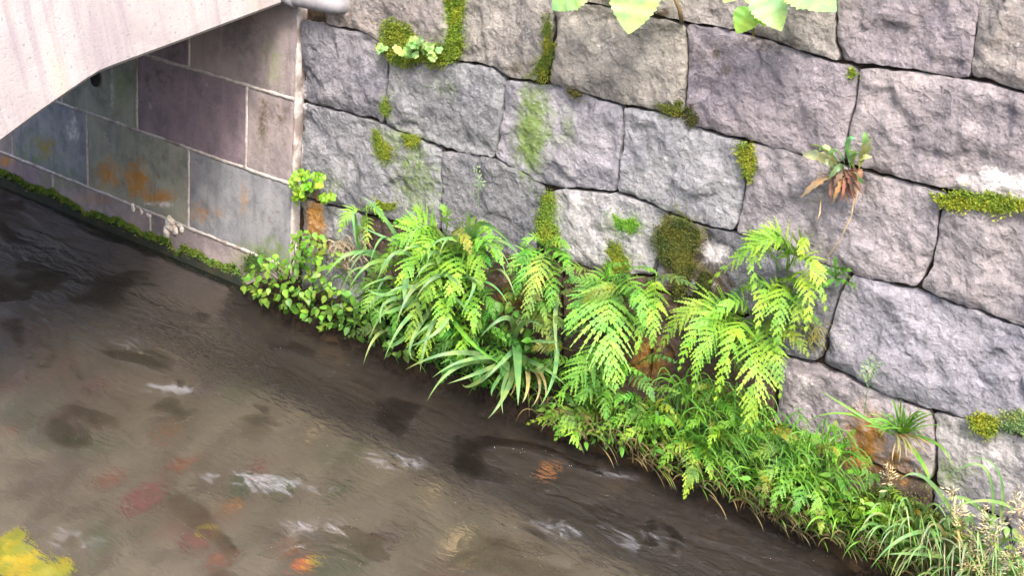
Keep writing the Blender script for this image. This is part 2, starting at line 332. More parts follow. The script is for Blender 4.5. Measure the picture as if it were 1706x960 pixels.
    o = mesh_obj(name, vs, fs, mat, parent, color=color); stains(o, vs)
    return o
def poly_px(pts, top=None):
    r = []
    for p in pts:
        if len(p) == 3: r.append(np.array([wst(p[0], 0)[0], p[2]]))     # a corner at a known height above the picture
        else: r.append(wst(*p))
    return r
wallroot = thing('stone_wall', W3(*wst(1000, 400)), 'retaining wall of large rough split grey stones rising from the stream', 'wall')
T1 = wst(1137, 38)[1]; T2 = wst(1520, -60)[1]
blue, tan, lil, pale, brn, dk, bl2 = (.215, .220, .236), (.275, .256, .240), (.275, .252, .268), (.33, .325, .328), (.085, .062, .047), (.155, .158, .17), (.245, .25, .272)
STONES = [
 ([(545, 0, T1), (541, 38), (600, 50), (625, 64), (650, 84), (690, 94), (752, 98), (765, 0, T1)], tan),
 ([(769, 0, T1), (757, 97), (822, 110), (845, 128), (893, 135), (915, 60), (922, 0, T1)], tan),
 ([(927, 0, T1), (921, 60), (917, 139), (975, 156), (1040, 174), (1085, 182), (1135, 192), (1143, 110), (1137, 40)], tan),
 ([(1142, 40), (1192, 46), (1258, 63), (1337, 89), (1395, 107), (1426, 113), (1423, 167), (1411, 217), (1404, 272), (1333, 256), (1262, 236), (1217, 226), (1167, 213), (1140, 197), (1147, 110)], lil),
 ([(1060, 0, T2), (1068, 18), (1140, 35), (1192, 41), (1258, 58), (1337, 84), (1397, 102), (1388, 50), (1380, 0, T2)], tan),
 ([(1384, 0, T2), (1392, 50), (1401, 101), (1436, 105), (1520, 116), (1580, 127), (1614, 130), (1621, 60), (1627, 0, T2)], lil),
 ([(1631, 0, T2), (1625, 60), (1618, 128), (1640, 130), (1672, 142), (1720, 155), (1790, 176), (1790, 0, T2)], tan),
 ([(1431, 113), (1520, 120), (1600, 132), (1650, 139), (1700, 156), (1790, 180), (1790, 362), (1700, 340), (1584, 317), (1530, 304), (1455, 285), (1409, 272), (1415, 222), (1427, 165)], lil),
 ([(500, 33), (540, 42), (600, 54), (626, 69), (643, 90), (642, 140), (637, 204), (605, 194), (576, 186), (542, 176), (503, 166)], blue),
 ([(647, 90), (690, 98), (752, 102), (822, 114), (839, 130), (834, 167), (830, 208), (820, 261), (770, 254), (734, 244), (700, 231), (640, 207), (645, 150)], blue),
 ([(843, 133), (890, 139), (918, 143), (975, 160), (1033, 177), (1034, 217), (1029, 267), (1024, 319), (985, 316), (942, 312), (899, 308), (880, 292), (851, 277), (824, 261), (834, 208), (839, 167)], bl2),
 ([(1038, 178), (1085, 186), (1132, 196), (1165, 217), (1217, 230), (1240, 237), (1237, 300), (1229, 354), (1222, 385), (1183, 378), (1150, 366), (1117, 354), (1067, 332), (1028, 320), (1033, 267), (1038, 217)], bl2),
 ([(1246, 238), (1262, 240), (1333, 260), (1405, 278), (1455, 290), (1530, 310), (1570, 322), (1562, 362), (1553, 420), (1526, 478), (1450, 465), (1400, 448), (1340, 430), (1290, 410), (1227, 388), (1235, 354), (1242, 300)], lil),
 ([(1575, 324), (1640, 336), (1700, 345), (1790, 366), (1790, 575), (1706, 545), (1640, 522), (1580, 500), (1533, 482), (1556, 435), (1566, 362)], lil),
 ([(503, 171), (542, 180), (576, 190), (605, 198), (636, 208), (655, 219), (700, 235), (732, 249), (733, 300), (730, 385), (640, 363), (560, 343), (500, 325)], blue),
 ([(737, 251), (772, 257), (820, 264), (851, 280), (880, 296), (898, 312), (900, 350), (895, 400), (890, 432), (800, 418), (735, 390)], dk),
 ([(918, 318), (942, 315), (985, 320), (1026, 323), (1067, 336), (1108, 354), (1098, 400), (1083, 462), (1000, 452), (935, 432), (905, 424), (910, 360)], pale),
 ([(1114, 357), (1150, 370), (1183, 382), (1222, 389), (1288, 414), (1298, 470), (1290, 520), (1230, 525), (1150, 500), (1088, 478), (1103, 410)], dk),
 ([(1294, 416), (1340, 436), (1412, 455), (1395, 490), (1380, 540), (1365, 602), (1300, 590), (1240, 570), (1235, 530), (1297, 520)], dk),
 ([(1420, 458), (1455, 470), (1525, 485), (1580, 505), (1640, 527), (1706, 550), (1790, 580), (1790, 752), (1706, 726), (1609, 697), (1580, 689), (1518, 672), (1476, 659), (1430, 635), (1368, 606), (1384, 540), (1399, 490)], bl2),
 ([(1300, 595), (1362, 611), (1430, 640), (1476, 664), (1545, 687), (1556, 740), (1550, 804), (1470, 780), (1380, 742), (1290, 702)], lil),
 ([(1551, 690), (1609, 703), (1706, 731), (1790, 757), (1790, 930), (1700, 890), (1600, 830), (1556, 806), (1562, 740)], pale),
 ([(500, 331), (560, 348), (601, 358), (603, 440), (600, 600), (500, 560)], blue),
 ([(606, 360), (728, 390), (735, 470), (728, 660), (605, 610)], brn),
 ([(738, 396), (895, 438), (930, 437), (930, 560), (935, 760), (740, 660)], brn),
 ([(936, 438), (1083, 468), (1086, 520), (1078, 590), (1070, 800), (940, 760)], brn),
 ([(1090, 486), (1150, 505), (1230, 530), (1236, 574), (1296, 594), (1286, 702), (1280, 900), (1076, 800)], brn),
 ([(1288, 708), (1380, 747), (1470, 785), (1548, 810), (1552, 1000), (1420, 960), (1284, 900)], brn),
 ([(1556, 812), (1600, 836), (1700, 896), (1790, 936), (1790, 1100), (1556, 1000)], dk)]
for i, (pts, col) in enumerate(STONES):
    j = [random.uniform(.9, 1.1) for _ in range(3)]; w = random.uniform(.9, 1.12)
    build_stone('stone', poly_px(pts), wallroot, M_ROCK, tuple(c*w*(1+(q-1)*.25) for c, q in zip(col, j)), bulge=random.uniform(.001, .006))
# courses that go on beyond the picture
def course(s0, s1, t0, t1, name='stone', root=wallroot, mat=M_ROCK, rough=True, lo=.3, hi=.55, cols=(tan, lil, blue)):
    s = s0
    while s < s1-.05:
        e = min(s1, s+random.uniform(lo, hi)); e = s1 if s1-e < .18 else e
        build_stone(name, [(s, t0), (e, t0), (e, t1), (s, t1)], root, mat, random.choice(cols), rough, step=.03); s = e
S0 = wst(500, 33)[0]; SE = wst(1790, 400)[0]; TT = ZTOP/math.cos(BETA)
course(wst(545, 0)[0], wst(1060, 0)[0], T1+.004, T2); course(wst(545, 0)[0], SE, T2+.004, TT)
for a, b in ((-.12, .16), (.164, .42), (.424, .68), (.684, .96), (.964, 1.24), (1.244, T2), (T2+.004, TT)): course(SE+.01, 1.4, a, b)
def slab(name, s0, s1, t0, t1, n0, n1, mat, parent, **kw):
    v = [W3(s, t, n) for n in (n0, n1) for t in (t0, t1) for s in (s0, s1)]
    return mesh_obj(name, v, [(0, 1, 3, 2), (4, 6, 7, 5), (0, 4, 5, 1), (2, 3, 7, 6), (0, 2, 6, 4), (1, 5, 7, 3)], mat, parent, smooth=False, **kw)
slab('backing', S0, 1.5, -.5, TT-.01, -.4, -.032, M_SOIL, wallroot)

# --- sawn abutment under the bridge
ab = thing('bridge_abutment', W3(*wst(300, 250)), 'abutment of smooth sawn stone blocks with pale mortar joints under the bridge', 'abutment')
gA, gB, gC, gD = (.27, .235, .235), (.215, .175, .198), (.225, .235, .25), (.25, .26, .215)
HL = [[wst(245, 92)[1], wst(488, 165)[1]], [wst(95, 170)[1], wst(485, 307)[1]], [wst(0, 252)[1], wst(400, 415)[1]]]
t1, t2, t3 = [sum(h)/2 for h in HL]; t0 = t1 + (t1-t2); tb = -.35
sx = lambda px, py: wst(px, py)[0]
SL = -9.5; SR = sx(492, 165); g2 = .005
VJ = {0: [sx(315, 85)], 1: [sx(228, 150), sx(410, 210)], 2: [sx(145, 245), sx(314, 310)], 3: [sx(250, 390)]}
rowt = [(t1, t0), (t2, t1), (t3, t2), (tb, t3)]
abcols = [[gB, gA], [gD, gB, gA], [gC, gD, gC], [gA, gA]]
MJ = .005
def mortar(a, b, w, rag=.5):
    a, b = np.asarray(a, float), np.asarray(b, float); L = np.linalg.norm(b-a); n = max(3, int(L/.012)); d = (b-a)/L; q = np.array([-d[1], d[0]])
    prof = [(-1.0, -.03), (-.95, .0005), (-.45, .0035), (.45, .0035), (.95, .0005), (1.0, -.03)]; vs = []
    for i in range(n+1):
        p = a+(b-a)*i/n; ww = w*max(.35, 1+rag*fb(p, 25, 4, 3.)); c = q*.0025*fb(p, 12, 2, 8.)
        for u, h in prof:
            r = p+c+q*u*ww; vs.append(W3(r[0], r[1], h+.002*fb(r, 60, 2, 1.)*(h > 0)))
    m = len(prof); fs = [(i*m+j, i*m+j+1, (i+1)*m+j+1, (i+1)*m+j) for i in range(n) for j in range(m-1)]
    return mesh_obj('mortar_joint', vs, fs, M_MORTAR, ab)
for r, (ta, tb_) in enumerate(rowt):
    xs = VJ[r]; left = xs[0]; xsl = []
    while left > SL: left -= random.uniform(.5, .7); xsl.insert(0, left)
    allx = xsl + xs + [SR]
    for i in range(len(allx)-1):
        k = i-len(xsl)+1
        col = abcols[r][k] if 0 <= k < len(abcols[r]) else random.choice([gA, gB, gC])
        top = tb_ if r else TT
        build_stone('block', [(allx[i], ta), (allx[i+1], ta), (allx[i+1], top), (allx[i], top)], ab, M_BLOCK, col, False, gap=MJ, step=.02, depth=.08)
        if allx[i] > SL: mortar((allx[i], max(ta, -.05)+.004), (allx[i], top-.004), .0062)
for t in (t1, t2, t3): mortar((SL, t), (SR, t), .0068)
mortar((SR+.004, .02), (SR-.002, TT), .006, 1.6)
slab('backing', SL-.6, S0, -.5, TT-.01, -.35, -.03, M_MORTAR, ab)
# weep hole; its bore is a flat disc coloured dark as shade
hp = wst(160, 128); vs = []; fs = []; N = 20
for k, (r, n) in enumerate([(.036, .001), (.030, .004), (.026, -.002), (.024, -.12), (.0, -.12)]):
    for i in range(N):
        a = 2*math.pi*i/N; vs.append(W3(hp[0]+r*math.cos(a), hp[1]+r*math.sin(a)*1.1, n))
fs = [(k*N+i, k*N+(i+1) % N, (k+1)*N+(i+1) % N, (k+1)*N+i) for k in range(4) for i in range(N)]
# the bore must open in front of the block, so it is a short collar standing proud
M_BORE = mat_simple('bore_shade', (.008, .007, .006), (.02, .016, .013), 40)
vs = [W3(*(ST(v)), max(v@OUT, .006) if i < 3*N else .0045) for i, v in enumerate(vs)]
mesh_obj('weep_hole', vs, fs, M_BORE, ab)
# lime runs
def lump(name, px, py, w, h, n, mat, parent, label=None, seed=0., sq=1.0, color=None, base=0.0, power=.5, amp=.5, K=26):
    c = wst(px, py); vs = []; R_ = 9
    for k in range(R_+1):
        r = k/R_
        for i in range(K):
            a = 2*math.pi*i/K; rr = r*(1+amp*.6*fb((math.cos(a)+px*.01, math.sin(a)), 1.6, 3, seed))
            s, t = c[0]+w*rr*math.cos(a), c[1]+h*rr*math.sin(a)
            vs.append(W3(s, t, base + n*(1-r**2)**power*(1+amp*fb((s, t), 40, 3, seed)) - (.004 if k == R_ else 0)))
    fs = [(k*K+i, (k+1)*K+i, (k+1)*K+(i+1) % K, k*K+(i+1) % K) for k in range(R_) for i in range(K)]
    o = mesh_obj(name, vs, fs, mat, parent, color=color)
    return o
M_LIME = mat_simple('lime_crust', (.62, .54, .44), (.85, .82, .78), 60, .9, .9, .006, (.45, .34, .22), 30)
lroot = thing('lime_deposit', W3(*wst(285, 375)), 'pale crusty lime deposit dripping from a mortar joint of the abutment', 'lime deposit')
for q, (x, y, w, h, n) in enumerate([(284, 372, .030, .034, .016), (278, 385, .018, .03, .014), (293, 384, .014, .022, .012), (303, 382, .012, .018, .01), (222, 345, .012, .02, .008), (236, 352, .010, .016, .007), (248, 358, .016, .009, .006), (300, 376, .022, .01, .008)]):
    lump('crust', x, y, w, h, n, M_LIME, lroot, seed=q*3.1)

# ------------------------------------------------------------------ bridge
def mat_concrete():
    k = NT('bridge_concrete'); p = k.coord('World')
    n1 = k.noise(p, 3, 4, .6, .5); n2 = k.noise(p, 90, 4, .7); sv = k.noise(k.coord('World', (1, 7, .5)), 3.2, 4, .6, .3)
    col = k.mix(k.ramp(n1, .3, .7), (.34, .305, .315), (.44, .405, .41))
    col = k.mix(k.ramp(sv, .42, .70, 0, .6), col, (.27, .225, .265))
    col = k.mix(k.ramp(k.noise(k.coord('World', (1, 2.4, .6)), 2.0, 3, .5, .2), .63, .78, 0, .45), col, (.55, .42, .26))
    col = k.mix(k.ramp(n2, .42, .30, 0, .8), col, (.2, .18, .18))
    b = k.bump(n2, .4, .004); b = k.bump(k.noise(p, 300, 3, .6), .4, .002, b)
    return k.done(k.principled(col, .9, b, .2).outputs[0])
M_CONC = mat_concrete()
xf = P(495, 0)[0]
def FZ(px, py):
    d = ray(px, py); q = CAM + d*((xf-CAM[0])/d[0]); return q[1], q[2]
br = thing('concrete_bridge', (xf-1.2, -.5, FZ(330, 60)[1]), 'pale weathered concrete bridge spanning the stream beside the stone wall', 'bridge')
zb = FZ(330, 60)[1]
prof = [(.62, zb)] + [FZ(*q) for q in [(480, 4), (400, 34), (300, 72), (230, 98), (190, 113), (168, 122), (148, 134), (110, 160), (60, 195), (0, 240)]]
dy, dz = prof[-1][0]-prof[-2][0], prof[-1][1]-prof[-2][1]
y, z = prof[-1]
while y > -2.6: y += dy; z += dz*.9; prof.append((y, z))
top = [(y, ZTOP+.12) for y, z in prof]
vs = []; m = len(prof); w = 1.5; ch = .012
cols_ = [(0 - w, 0, 0), (-ch, 0, 0), (0, 0, ch)]
for (y, z), (_, zt) in zip(prof, top):
    vs += [(xf-w, y, z), (xf-ch, y, z), (xf, y, z+ch), (xf, y, zt-ch), (xf-ch, y, zt), (xf-w, y, zt)]
fs = [(i*6+j, i*6+(j+1) % 6, (i+1)*6+(j+1) % 6, (i+1)*6+j) for i in range(m-1) for j in range(6)]
fs += [tuple(range(5, -1, -1)), tuple((m-1)*6+j for j in range(6))]
mesh_obj('girder', vs, fs, M_CONC, br, smooth=False)
# kerb upstand on the deck edge
kb = [(xf-.02, .6), (xf-.02, -2.6)]
vs = [(x, y, z) for y in (.6, -2.6) for x, z in ((xf-.3, ZTOP+.12), (xf-.004, ZTOP+.12), (xf-.02, ZTOP+.36), (xf-.28, ZTOP+.36))]
mesh_obj('kerb', vs, [(0, 1, 2, 3), (7, 6, 5, 4), (0, 4, 5, 1), (1, 5, 6, 2), (2, 6, 7, 3), (3, 7, 4, 0)], M_CONC, br, smooth=False)

def tube(path, rad, K=10, cap=True):
    path = [np.asarray(p, float) for p in path]; vs = []; n = len(path)
    for i, p in enumerate(path):
        t = nrm(path[min(i+1, n-1)]-path[max(i-1, 0)]); a = np.cross(t, [0, 0, 1.] if abs(t[2]) < .9 else [1., 0, 0]); a = nrm(a); b = np.cross(t, a)
        r = rad[i] if hasattr(rad, '__len__') else rad
        vs += [p+r*(math.cos(2*math.pi*j/K)*a+math.sin(2*math.pi*j/K)*b) for j in range(K)]
    fs = [(i*K+j, i*K+(j+1) % K, (i+1)*K+(j+1) % K, (i+1)*K+j) for i in range(n-1) for j in range(K)]
    if cap: fs += [tuple(range(K-1, -1, -1)), tuple((n-1)*K+j for j in range(K))]
    return vs, fs
M_PIPE = mat_simple('grey_pipe', (.17, .165, .18), (.24, .235, .25), 30, .6, .15, .002)
pr = .028
pe, pa = P(540, 6, .045), P(380, -28, .045)
proot = thing('drain_pipe', pe, 'grey plastic drain pipe poking out from under the bridge corner', 'pipe')
d_ = nrm(pe-pa); v1, f1 = tube([pa, pa*.5+pe*.5, pe]+[pe+d_*.05*math.sin(a)-OUT*.05*(1-math.cos(a)) for a in (.3, .6, .9, 1.2, 1.5)]+[pe+d_*.05-OUT*.16], pr, 24, False)
v2, f2 = tube([pa+d_*.3, pa+d_*.36], pr*1.14, 24, True)
mesh_obj('pipe_wall', v1, f1, M_PIPE, proot); mesh_obj('collar', v2, f2, M_PIPE, proot)

# ------------------------------------------------------------------ soil ledge at the foot of the wall
def wl(px): return 305+.43*px                       # the waterline in the picture
S_A = wst(400, wl(400))[0]; S_B = 1.4
def ledge_h(s):
    u = max(0, min(1, (s-S_A)/.25)); return u*(.075+.05*fb((s, .3), 2.2, 3, 2.)+.03*fb((s, .9), 9, 2, 5.))
def ledge_w(s):
    u = max(0, min(1, (s-S_A)/.25)); return .012+u*(.055+.035*fb((s, 1.3), 2.6, 3, 7.)+.02*fb((s, .9), 10, 2, 6.))
vs = []; ss = np.linspace(S_A-.05, S_B, 420); prof = 12
for s in ss:
    h, w = ledge_h(s), ledge_w(s)
    for j in range(prof):
        a = j/(prof-1)
        if a < .5: t, n = h*(1.5-1.0*a), w*(a*1.6)-.01
        else: t, n = h*(1.0)-(a-.5)*2*(h+.3), w*(.8+.5*(a-.5)*2)
        k = .010*fb((s*1.0, a*2.0), 11, 3, 3.)+.006*fb((s, a*2), 40, 2, 4.)
        vs.append(W3(s, t+k*.6, n+k))
n = len(ss); fs = [(i*prof+j, (i+1)*prof+j, (i+1)*prof+j+1, i*prof+j+1) for i in range(n-1) for j in range(prof-1)]
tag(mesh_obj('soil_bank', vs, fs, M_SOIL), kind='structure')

# ------------------------------------------------------------------ plant builders
class MB:
    def __init__(s): s.v = []; s.f = []
    def add(s, v, f):
        o = len(s.v); s.v += [tuple(p) for p in v]; s.f += [tuple(i+o for i in q) for q in f]
    def build(s, name, mat, parent=None, color=None, smooth=True): return mesh_obj(name, s.v, s.f, mat, parent, smooth, color)
def bez(a, b, c, n):
    u = np.linspace(0, 1, n)[:, None]; return (1-u)**2*a+2*u*(1-u)*b+u**2*c
VIEW = nrm(CAM-P(1000, 500))
def pinna(mb, p0, d, nv, L, w, seg, droop, tooth, T):
    side = nrm(np.cross(nv, d)); pts = []
    for j in range(seg+1):
        v = j/seg; pts.append(p0+d*L*v+np.array([0, 0, -1.])*droop*L*v*v+T*.16*L*v*v)
    vs = list(pts); fs = []; N = seg+1
    for sg in (1, -1):
        for j in range(seg):
            v = j/seg; ww = w*(.75 if v < .12 else 1.1)*(1-v)**.95*(1.0+tooth*.25*(j % 2))
            st = (pts[j+1]-pts[j])
            a = pts[j]+st*.02+side*sg*ww*.55+nv*ww*.14; b = pts[j]+st*.95+side*sg*ww*1.1+nv*ww*.10; c = pts[j]+st*.92+side*sg*ww*.4+nv*ww*.08
            i0 = len(vs); vs += [a, b, c]
            fs.append((j, i0, i0+1, i0+2, j+1) if sg > 0 else (j, j+1, i0+2, i0+1, i0))
    mb.add(vs, fs)
def frond(parent, base, mid, tip, width, pairs, color, hint=None, teeth=10, start=.12, peak=.3, name='frond', ang=30, pw=.29):
    base, mid, tip = map(lambda q: np.asarray(q, float), (base, mid, tip))
    pts = bez(base, 2*mid-.5*(base+tip), tip, 41); L = np.sum(np.linalg.norm(np.diff(pts, axis=0), axis=1))
    hint = nrm(VIEW*.9+np.array([0, 0, .55])+rng.normal(0, .22, 3)) if hint is None else nrm(hint)
    mb = MB(); sp = L*(1-start)/pairs
    tv, tf = tube(pts[::4], np.linspace(.0022, .0006, len(pts[::4])), 5, False); mb.add(tv, tf)
    for k in range(pairs):
        u = start+(1-start)*(k+.5)/pairs; x = u*40; i = min(39, int(x)); p = pts[i]+(pts[i+1]-pts[i])*(x-i); T = nrm(pts[i+1]-pts[i])
        nv = nrm(hint-T*(hint@T)); sd = np.cross(T, nv)
        q = (u-start)/(1-start); pk = (peak-start)/(1-start)
        pr_ = (.62+.38*q/pk) if q < pk else ((1-(q-pk)/(1-pk))**.85*.97+.03)
        pl = width*.5*pr_*random.uniform(.82, 1.1)
        for sg in (1, -1):
            if random.random() < .03: continue
            a = math.radians(ang+30*q+random.uniform(-9, 9)); d = nrm(sd*sg*math.cos(a)+T*math.sin(a)+nv*random.uniform(-.15, .3))
            pinna(mb, p+T*sp*.25*sg*.5, d, nrm(nv+sd*random.uniform(-.15, .15)), pl, max(.0035, sp*pw+pl*.03), max(4, int(teeth*pr_)), random.uniform(.05, .30), 1., T)
    g_ = random.uniform(.72, 1.15); c = [x*g_*random.uniform(.9, 1.1) for x in color]
    if random.random() < .05: c = [c[0]*1.25, c[1]*.8, c[2]]
    return mb.build(name, M_FERN, parent, c, smooth=False)
def blade(parent, pts, width, color, mat=None, name='blade', seg=14, hint=None, mb=None):
    pts = [np.asarray(p, float) for p in pts]
    if len(pts) == 3: c = bez(pts[0], 2*pts[1]-.5*(pts[0]+pts[2]), pts[2], seg)
    else: c = np.array(pts)
    hint = nrm(VIEW+np.array([0, 0, .4])+rng.normal(0, .25, 3)) if hint is None else hint
    vs = []; m = len(c)
    for i, p in enumerate(c):
        T = nrm(c[min(i+1, m-1)]-c[max(i-1, 0)]); nv = nrm(hint-T*(hint@T)); sd = np.cross(T, nv); u = i/(m-1)
        w = width*.5*min(1, .55+u*3)*max(.02, (1-u**2.2))
        vs += [p-sd*w+nv*w*.35, p, p+sd*w+nv*w*.35]
    fs = [(i*3+j, i*3+j+1, i*3+j+4, i*3+j+3) for i in range(m-1) for j in range(2)]
    if mb is not None: mb.add(vs, fs); return
    c2 = [x*random.uniform(.85, 1.15) for x in color]
    return mesh_obj(name, vs, fs, mat or M_GRASS, parent, color=c2)
def leaf_mesh(name, n=8, ratio=.6, serr=.0, tipx=1.0, cup=.18, heart=0.0):
    vs = [(0, 0, 0)]; L = [];
    for i in range(n+1):
        u = i/n; w = ratio*.5*math.sin(math.pi*min(1, u**.72*1.0))**.85*(1-.25*u)
        L.append((u, w))
    vs = []; fs = []
    for i, (u, w) in enumerate(L):
        back = -heart*w*.35 if u < .3 else 0
        sx_ = (serr*(i % 2))
        vs += [(u+back, -w*(1+sx_), cup*w-.10*u*u), (u, 0, -.10*u*u), (u+back, w*(1+sx_), cup*w-.10*u*u)]
    fs = [(i*3+j, i*3+j+1, i*3+j+4, i*3+j+3) for i in range(n) for j in range(2)]
    me = bpy.data.meshes.new(name); me.from_pydata(vs, [], fs); me.polygons.foreach_set('use_smooth', [True]*len(fs)); me.materials.append(M_LEAF)
    return me
def place(name, me, parent, p, d, nv, size, color):
    d = nrm(d); nv = nrm(np.asarray(nv)-d*(np.asarray(nv)@d)); s = np.cross(nv, d)
    m = Matrix.Identity(4)
    for r in range(3):
        m[r][0], m[r][1], m[r][2] = d[r]*size, s[r]*size, nv[r]*size; m[r][3] = p[r]-parent.location[r]
    o = bpy.data.objects.new(name, me); C.objects.link(o); o.parent = parent; o.matrix_local = m
    o.color = (*[x*random.uniform(.82, 1.18) for x in color], 1); return o
LIME, YG, MID, DEEP, STRAW = (.27, .48, .055), (.19, .42, .06), (.11, .30, .05), (.07, .20, .03), (.48, .38, .20)
BLU = (.21, .38, .14)

# ------------------------------------------------------------------ ferns: (base, middle, tip) pixels with the distance out from the wall, width in pixels
MPP = .00194                                          # metres a pixel covers at the wall
def fern(label, root_px, fronds, color, name='fern'):
    t = thing(name, P(*root_px, .01), label, 'fern', 'ferns along the foot of the wall')
    for fr in fronds:
        (bx, by), (mx, my), (tx, ty), w = fr[:4]; d = fr[4] if len(fr) > 4 else .14; pk = fr[5] if len(fr) > 5 else .3
        b, m, e = P(bx, by, .015), P(mx, my, d*.75), P(tx, ty, d)
        L = (math.dist((bx, by), (mx, my))+math.dist((mx, my), (tx, ty)))
        frond(t, b, m, e, w*mpp(e), max(9, int(L/10.5)), color, peak=pk, start=fr[6] if len(fr) > 6 else .12)
    (rx, ry) = root_px
    for k in range(int(len(fronds)*.8)):                # smaller fronds behind, inner shade put into their darker colour
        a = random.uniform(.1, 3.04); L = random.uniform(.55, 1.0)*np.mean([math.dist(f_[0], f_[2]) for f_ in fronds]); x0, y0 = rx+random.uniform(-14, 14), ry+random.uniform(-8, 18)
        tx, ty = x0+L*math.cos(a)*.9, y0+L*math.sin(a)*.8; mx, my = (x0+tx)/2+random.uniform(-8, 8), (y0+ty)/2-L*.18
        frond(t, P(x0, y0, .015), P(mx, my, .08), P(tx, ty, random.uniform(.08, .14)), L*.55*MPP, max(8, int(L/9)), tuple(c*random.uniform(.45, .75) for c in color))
    return t
fern('large lime green fern arching out beside the mossy dark stone', (1305, 470), [
    ((1312, 455), (1290, 395), (1178, 474), 105, .22), ((1300, 450), (1262, 400), (1258, 503), 80, .2), ((1310, 450), (1300, 392), (1240, 400), 85, .16),
    ((1310, 450), (1350, 430), (1376, 522), 75, .16), ((1312, 460), (1345, 470), (1342, 555), 66, .16), ((1310, 470), (1300, 500), (1294, 588), 78, .17), ((1315, 445), (1340, 395), (1330, 440), 60, .12),
    ((1308, 480), (1275, 490), (1262, 560), 70, .17), ((1320, 470), (1335, 500), (1310, 565), 55, .13)], LIME)
fern('bright fern with long fronds drooping in front of the brown rock', (1240, 530), [
    ((1240, 525), (1160, 510), (1090, 600), 88, .2), ((1235, 530), (1175, 530), (1130, 620), 74, .22), ((1240, 530), (1185, 555), (1155, 648), 84, .24), ((1245, 535), (1225, 560), (1190, 672), 84, .24),
    ((1250, 530), (1262, 600), (1243, 722), 120, .25, .35), ((1255, 530), (1285, 575), (1300, 665), 84, .2), ((1235, 525), (1190, 505), (1120, 530), 66, .16), ((1250, 525), (1225, 500), (1180, 545), 66, .18)], LIME)
fern('narrow upright light green fern frond beside the moss streak', (1092, 470), [((1094, 455), (1090, 510), (1087, 580), 78, .16, .3), ((1094, 470), (1072, 530), (1060, 592), 50, .16)], LIME)
fern('broad mid green fern with a wide hanging frond below the white stone', (1030, 465), [
    ((1030, 452), (1012, 530), (1028, 648), 168, .22, .38), ((1030, 462), (1010, 448), (1048, 438), 50, .10), ((1025, 465), (985, 480), (950, 525), 84, .16), ((1030, 465), (1055, 480), (1075, 545), 80, .18), ((1020, 470), (975, 500), (945, 560), 80, .18),
    ((1018, 560), (975, 610), (912, 690), 92, .2), ((1010, 590), (990, 640), (950, 672), 70, .17), ((1015, 590), (1010, 650), (1010, 700), 60, .15)], YG)
fern('low fern trailing its tips on the water edge', (1010, 680), [
    ((1015, 690), (950, 690), (876, 708), 62, .16), ((1010, 695), (960, 715), (970, 750), 48, .15), ((1010, 690), (955, 700), (925, 735), 54, .16), ((1120, 690), (1060, 690), (992, 722), 62, .16), ((1020, 690), (1000, 660), (960, 670), 46, .12),
    ((1110, 700), (1070, 710), (1030, 740), 50, .15), ((1050, 690), (1090, 670), (1130, 700), 50, .13)], LIME)
fern('small hanging fern with one frond dipping towards the water', (1165, 720), [
    ((1165, 715), (1155, 770), (1140, 832), 60, .17), ((1165, 715), (1130, 740), (1097, 782), 54, .16), ((1165, 720), (1195, 710), (1225, 740), 46, .12), ((1165, 715), (1130, 700), (1090, 715), 50, .13), ((1165, 725), (1180, 760), (1185, 800), 44, .14)], LIME)
fern('spreading fern among the soft grass at the wall foot', (1345, 765), [
    ((1350, 760), (1300, 745), (1248, 765), 66, .15), ((1350, 765), (1300, 775), (1262, 812), 66, .17), ((1345, 770), (1310, 800), (1285, 856), 58, .18), ((1350, 770), (1340, 815), (1318, 862), 54, .18),
    ((1355, 770), (1365, 815), (1352, 866), 50, .17), ((1350, 765), (1330, 740), (1295, 725), 50, .12), ((1355, 760), (1390, 790), (1410, 830), 46, .15)], YG)
fern('small upright fern against the orange stained stone', (1385, 760), [((1385, 770), (1388, 735), (1392, 702), 60, .06), ((1388, 770), (1405, 740), (1424, 716), 50, .07), ((1380, 770), (1370, 740), (1352, 724), 50, .07)], LIME)
fern('dense yellow green fern clump overhanging the water', (730, 410), [
    ((735, 400), (690, 385), (640, 430), 88, .2), ((735, 400), (700, 370), (655, 372), 76, .14), ((735, 410), (690, 430), (665, 500), 84, .22), ((740, 410), (725, 450), (705, 515), 88, .24), ((745, 405), (760, 450), (745, 520), 88, .24),
    ((750, 400), (790, 420), (800, 490), 84, .22), ((755, 400), (800, 395), (838, 440), 84, .18), ((740, 395), (745, 365), (735, 342), 60, .10), ((735, 395), (705, 355), (690, 350), 56, .10), ((750, 395), (790, 375), (820, 392), 60, .12),
    ((735, 430), (700, 490), (680, 590), 84, .24), ((745, 440), (740, 500), (735, 560), 80, .25), ((750, 440), (780, 490), (790, 555), 76, .23), ((740, 400), (715, 400), (690, 440), 70, .2), ((748, 400), (765, 385), (785, 425), 66, .17),
    ((735, 480), (715, 550), (700, 605), 70, .22), ((755, 500), (770, 555), (765, 610), 66, .22)], (.24, .47, .055))
fern('short fern fronds beside the creeping leafy plant', (655, 470), [
    ((655, 465), (640, 500), (622, 546), 58, .17), ((655, 460), (640, 440), (612, 460), 50, .13), ((650, 470), (625, 490), (600, 530), 52, .16), ((655, 470), (660, 510), (655, 560), 52, .18), ((650, 470), (620, 470), (590, 490), 46, .14)], YG)
fern('pair of small drooping fern fronds by the clover', (600, 360), [((600, 350), (580, 355), (563, 398), 42, .09), ((610, 355), (612, 385), (606, 424), 34, .09), ((602, 352), (625, 345), (640, 370), 34, .08)], LIME)
